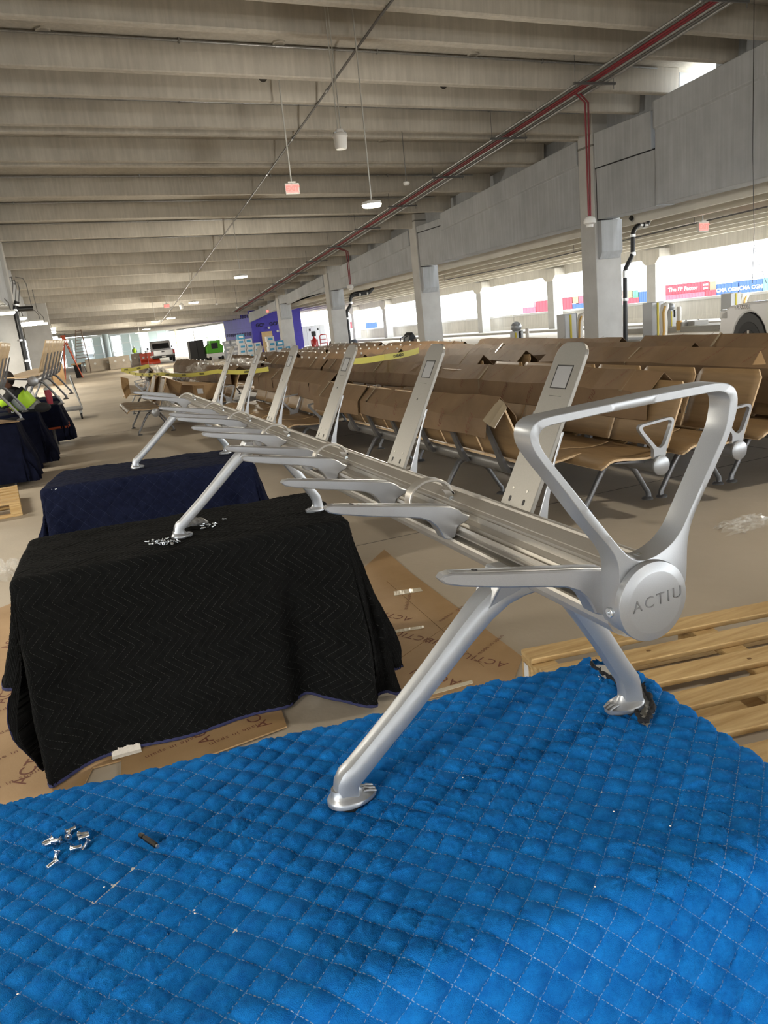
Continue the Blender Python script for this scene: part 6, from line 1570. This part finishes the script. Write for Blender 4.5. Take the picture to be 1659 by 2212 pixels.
obj('base', bx(x - .35, x + .35, y - .3, y + .5, z + .08, z + .38), M_trimc, t, bevel=.04); obj('tank', MB().prism([(-.05, .38), (.34, .38), (.30, .75), (.18, .92), (.06, .80)], lambda a, c: (x + a, y - .2, z + c), lambda a, c: (x + a, y + .35, z + c)), M_trimc, t, bevel=.04); obj('rust_panel', bx(x + .2, x + .32, y - .22, y - .2, z + .38, z + .66), M_brown, t)
for s in (-.3, -.15): obj('handle', MB().tube([(x + s, y - .2, z + .38), (x + s, y - .2, z + .74), (x + s + .12, y - .2, z + .78)], .018, 6), M_trimc, t)
for s in (-.3, .3): obj('wheel', MB().lathe([(.03, -.04), (.1, -.04), (.1, .04), (.03, .04)], 16, M=Matrix.Translation((x + s, y, z + .10)) @ Matrix.Rotation(R(90), 4, 'Y')), M_rubber, t)

# ------------------------------------------------------------------ street furniture by the road
M_post = mat('grey_post', (.50, .51, .52, 1), .45, .2); M_yel = mat('yellow_stripe', (.62, .50, .02, 1), .5); M_wrap = mat('white_film_wrap', (.75, .72, .66, 1), .35); M_amber = mat('amber_wrap', (.60, .36, .10, 1), .6); M_ball = mat('grey_ball', (.36, .38, .40, 1), .3, .3)
def boxpost(label, px, py, top):
    q = fl(px, py); x, y, z = q.x, q.y, f(q.y); H = uy(px, top, y).z - z; t = thing('boxed_post', label, 'post', (x, y, z), 'boxed grey posts by the road')
    obj('shaft', bx(x - .2, x + .2, y - .2, y + .2, z + .05, z + H), M_post, t, bevel=.02); obj('stripe', bx(x - .03, x + .03, y - .215, y - .199, z + .08, z + H - .02), M_yel, t); obj('side_channel', bx(x + .2, x + .30, y - .1, y + .15, z + .05, z + H), M_dsteel, t); obj('base_plate', bx(x - .32, x + .36, y - .32, y + .32, z, z + .06), M_curb, t)
boxpost('boxed grey post with yellow stripe, left one beside the nearest big column', 1226, 755, 678); boxpost('boxed grey post with yellow stripe right of the nearest big column', 1411, 738, 653); boxpost('boxed grey post with yellow stripe near the white pickup', 1578, 712, 633)
def ballpost(label, px, py, cy, r_px):
    q = fl(px, py); x, y, z = q.x, q.y, f(q.y); c = uy(px, cy, y); dfw = (c - O).dot(FW); r = r_px * dfw / FPX; t = thing('ball_post', label, 'post', (x, y, z))
    obj('shaft', bx(x - r * .95, x + r * .95, y - .15, y + .15, z, c.z - r * .7), M_post, t, bevel=.02); obj('stripe', bx(x - r * .85, x - r * .6, y - .165, y - .149, z + .05, c.z - r), M_yel, t); obj('ball', MB().lathe([(r * math.sin(PI * k / 14), -r * math.cos(PI * k / 14)) for k in range(1, 14)], 24, c=(x, y, c.z)), M_ball, t, smooth=70)
    obj('keyhole_plate', bx(x + r * .0, x + r * .4, y - .168, y - .15, c.z - r * 2.6, c.z - r * 1.2), M_trimc, t); obj('collar', MB().lathe([(r * .25, 0), (r * .12, -.12), (r * .2, -.2)], 12, c=(x + r * .15, y - .16, c.z - r * .8)), M_trimc, t)
ballpost('grey post with a ball top left of the boxed post, by the road', 1118, 757, 706, 11.5); ballpost('smaller grey ball topped post right of the nearest big column', 1449, 716, 663, 8.5)
def slim(label, px, py, top, r=.06):
    q = fl(px, py); x, y, z = q.x, q.y, f(q.y); H = uy(px, top, y).z - z; t = thing('slim_bollard', label, 'bollard', (x, y, z)); obj('post', MB().lathe([(r, 0), (r, H - .05), (r * .7, H), (0, H)], 16, c=(x, y, z)), M_wrap, t, smooth=50); obj('amber_band', MB().lathe([(r * 1.12, .05), (r * 1.12, H * .45)], 16, c=(x, y, z)), M_amber, t, smooth=50)
slim('slim white and amber bollard right of the left ball post', 1141, 756, 708); slim('slim white and amber bollard right of the smaller ball post', 1467, 717, 662, .075)
def wrapped(label, px, py, top, lean):
    q = fl(px, py); x, y, z = q.x, q.y, f(q.y); H = uy(px, top, y).z - z; t = thing('wrapped_bollard', label, 'bollard', (x, y, z))
    P = [Vector((x + lean * s_, y, z + H * s_ + .02)) for s_ in (0, .25, .5, .75, .92)] + [Vector((x + lean * 1.15, y, z + H * 1.0))]
    for i in range(len(P)): P[i].x += .04 * math.sin(i * 1.6)
    obj('film', MB().tube(P, [.12, .10, .115, .10, .12, .06], 12), M_wrap, t, smooth=60); obj('amber_strip', MB().tube([p + Vector((-.06, -.075, 0)) for p in P[:5]], .035, 8), M_amber, t, smooth=60); obj('base', bx(x - .3, x + .3, y - .25, y + .25, z, z + .05), M_amber, t)
wrapped('bollard wrapped in white film behind the left boxed post', 1247, 745, 680, .22); wrapped('bollard wrapped in white film with amber base right of the boxed post', 1430, 738, 657, .12); wrapped('bollard wrapped in white film beside the white pickup', 1600, 690, 637, .28)
for i, (px, py) in enumerate(((1482, 715), (1508, 713))):
    q = fl(px, py); t = thing('wheel_stop', 'small concrete block on the kerb island, %s one' % ['left', 'right'][i], 'block', (q.x, q.y, .1)); obj('block', bx(q.x - .3, q.x + .3, q.y - .15, q.y + .15, .08, .24), M_curb, t, bevel=.02); obj('lifting_eye', MB().tube([(q.x - .05, q.y, .24), (q.x, q.y, .29), (q.x + .05, q.y, .24)], .012, 6), M_dsteel, t)

# ------------------------------------------------------------------ port beyond the parapet
struct('floor_yard', MB().box(60, 420, -160, 420, -5.3, -5.2), M_road)
def cont(label, px0, px1, pyt, pyb, m, D, text=None, tsz=1.0, ends=()):
    # a steel box set square to the road at distance D along the view
    xm = (px0 + px1) / 2; d = ray(xm, (pyt + pyb) / 2); d = d / d.dot(FW); c = O + d * D
    ex = RT.copy(); ex.z = 0; ex.normalize(); nrm = Vector((-FW.x, -FW.y, 0)).normalized()
    w = (px1 - px0) * D / FPX; h = (pyb - pyt) * D / FPX
    t = thing('shipping_container', label, 'container', c)
    Mx = Matrix.Translation(c) @ Matrix((ex, -nrm, Vector((0, 0, 1)))).transposed().to_4x4()
    obj('shell', MB().box(-w / 2, w / 2, 0, 2.4, -h / 2, h / 2, Mx), m, t)
    n = max(4, int(w / .6))
    mb = MB()
    for k in range(n):
        x = -w / 2 + w * (k + .25) / n; mb.box(x, x + w / n * .5, -.04, 0, -h / 2 + .12, h / 2 - .12, Mx)
    stuff(obj('corrugation', mb, m, t))
    for z in (-h / 2, h / 2 - .14): obj('rail', MB().box(-w / 2, w / 2, -.06, .0, z, z + .14, Mx), m, t)
    if text:
        for s, sz, ox, oz in text: lettering('painted_lettering', s, sz, Mx @ frame((ox, -.08, oz), (1, 0, 0), (0, -1, 0)), M_white, t, .01, 1.0, .02)
    return t
K = {}
def cm(n, c): return mat('container_' + n, c, .6)
Rd, Bl, Pk, Gn, Or, Tl = cm('red', (.17, .014, .026, 1)), cm('blue', (.014, .045, .14, 1)), cm('rose', (.26, .045, .07, 1)), cm('green', (.05, .17, .11, 1)), cm('orange', (.30, .13, .08, 1)), cm('teal', (.07, .17, .20, 1))
cont('long dark red container with white words beyond the parapet', 1437, 1532, 612, 634, Rd, 150, [('The FP Factor', 1.0, -.9, 0), ('IN 20', .45, 3.5, .32), ('2030', .45, 3.5, -.35)])
cont('rose red container under the long dark red one', 1431, 1522, 635, 656, Pk, 150)
cont('blue container with white words, left of two', 1548, 1594, 612, 638, Bl, 150, [('CMA CGM', .95, 0, -.1)]); cont('blue container with white words, right of two', 1596, 1647, 605, 634, Bl, 150, [('CMA CGM', 1.0, 0, -.1)])
for i, (x0, x1, yt, yb_, m, l) in enumerate(((1533, 1547, 608, 626, Or, 'orange container end right of the long dark red one'), (1523, 1547, 627, 650, Rd, 'red container end below the orange end'), (1649, 1680, 600, 630, Tl, 'teal container at the right edge beyond the parapet'), (1353, 1366, 627, 643, Or, 'orange container end right of the nearest column'), (1367, 1379, 627, 643, Gn, 'green container end right of the nearest column'), (1353, 1380, 644, 664, Rd, 'red container under the orange and green ends'), (1381, 1398, 630, 662, Bl, 'blue container end left of the outer column'),
        (1208, 1236, 643, 672, Rd, 'red container left of the nearest column'), (1237, 1249, 641, 655, Or, 'orange container end left of the nearest column'), (1250, 1262, 639, 655, Pk, 'rose container end left of the nearest column'), (1237, 1262, 656, 671, Bl, 'blue container under the orange and rose ends'), (1158, 1184, 650, 676, Rd, 'red container left of the outer column'), (1130, 1157, 664, 682, Pk, 'low rose container at the left of the red ones'),
        (764, 778, 694, 708, Gn, 'green container behind the third column'), (756, 764, 695, 709, Rd, 'red container behind the third column'))): cont(l, x0, x1, yt, yb_, m, 150)
M_shed = mat('shed_white', (.75, .76, .78, 1), .6)
cont('low blue shed wall beyond the parapet near the second column', 790, 815, 697, 716, Bl, 140)
a = uy(800, 716, 150); b = uy(905, 716, 150)
t = thing('white_shed', 'long white roofed shed beyond the parapet', 'building', a); obj('wall', MB().box(a.x + 6, b.x + 12, 152, 160, -6, 2.2), M_shed, t); obj('roof', MB().prism([(151, 2.2), (156, 4.2), (161, 2.2)], lambda c_, d_: (a.x + 5, c_, d_), lambda c_, d_: (b.x + 13, c_, d_)), mat('shed_roof', (.68, .74, .78, 1), .5), t)
M_crane = mat('pale_yellow_crane', (.72, .60, .16, 1), .5)
for i, (px, py) in enumerate(((1128, 660), (440, 735))):
    c = uy(px, py, 190); t = thing('gantry_crane', ['pale yellow gantry crane far beyond the parapet', 'pale yellow gantry crane seen left of the purple wall'][i], 'crane', c)
    for s in (-6, 6):
        for d in (0, 8): obj('leg', MB().tube([(c.x + s, 190 + d, -6), (c.x + s * .8, 190 + d, c.z + 9)], .5, 6), M_crane, t)
    obj('bridge', MB().box(c.x - 12, c.x + 14, 192, 196, c.z + 8, c.z + 9.4), M_crane, t); obj('trolley', MB().box(c.x - 2, c.x + 1, 192, 196, c.z + 6, c.z + 8), M_white, t)
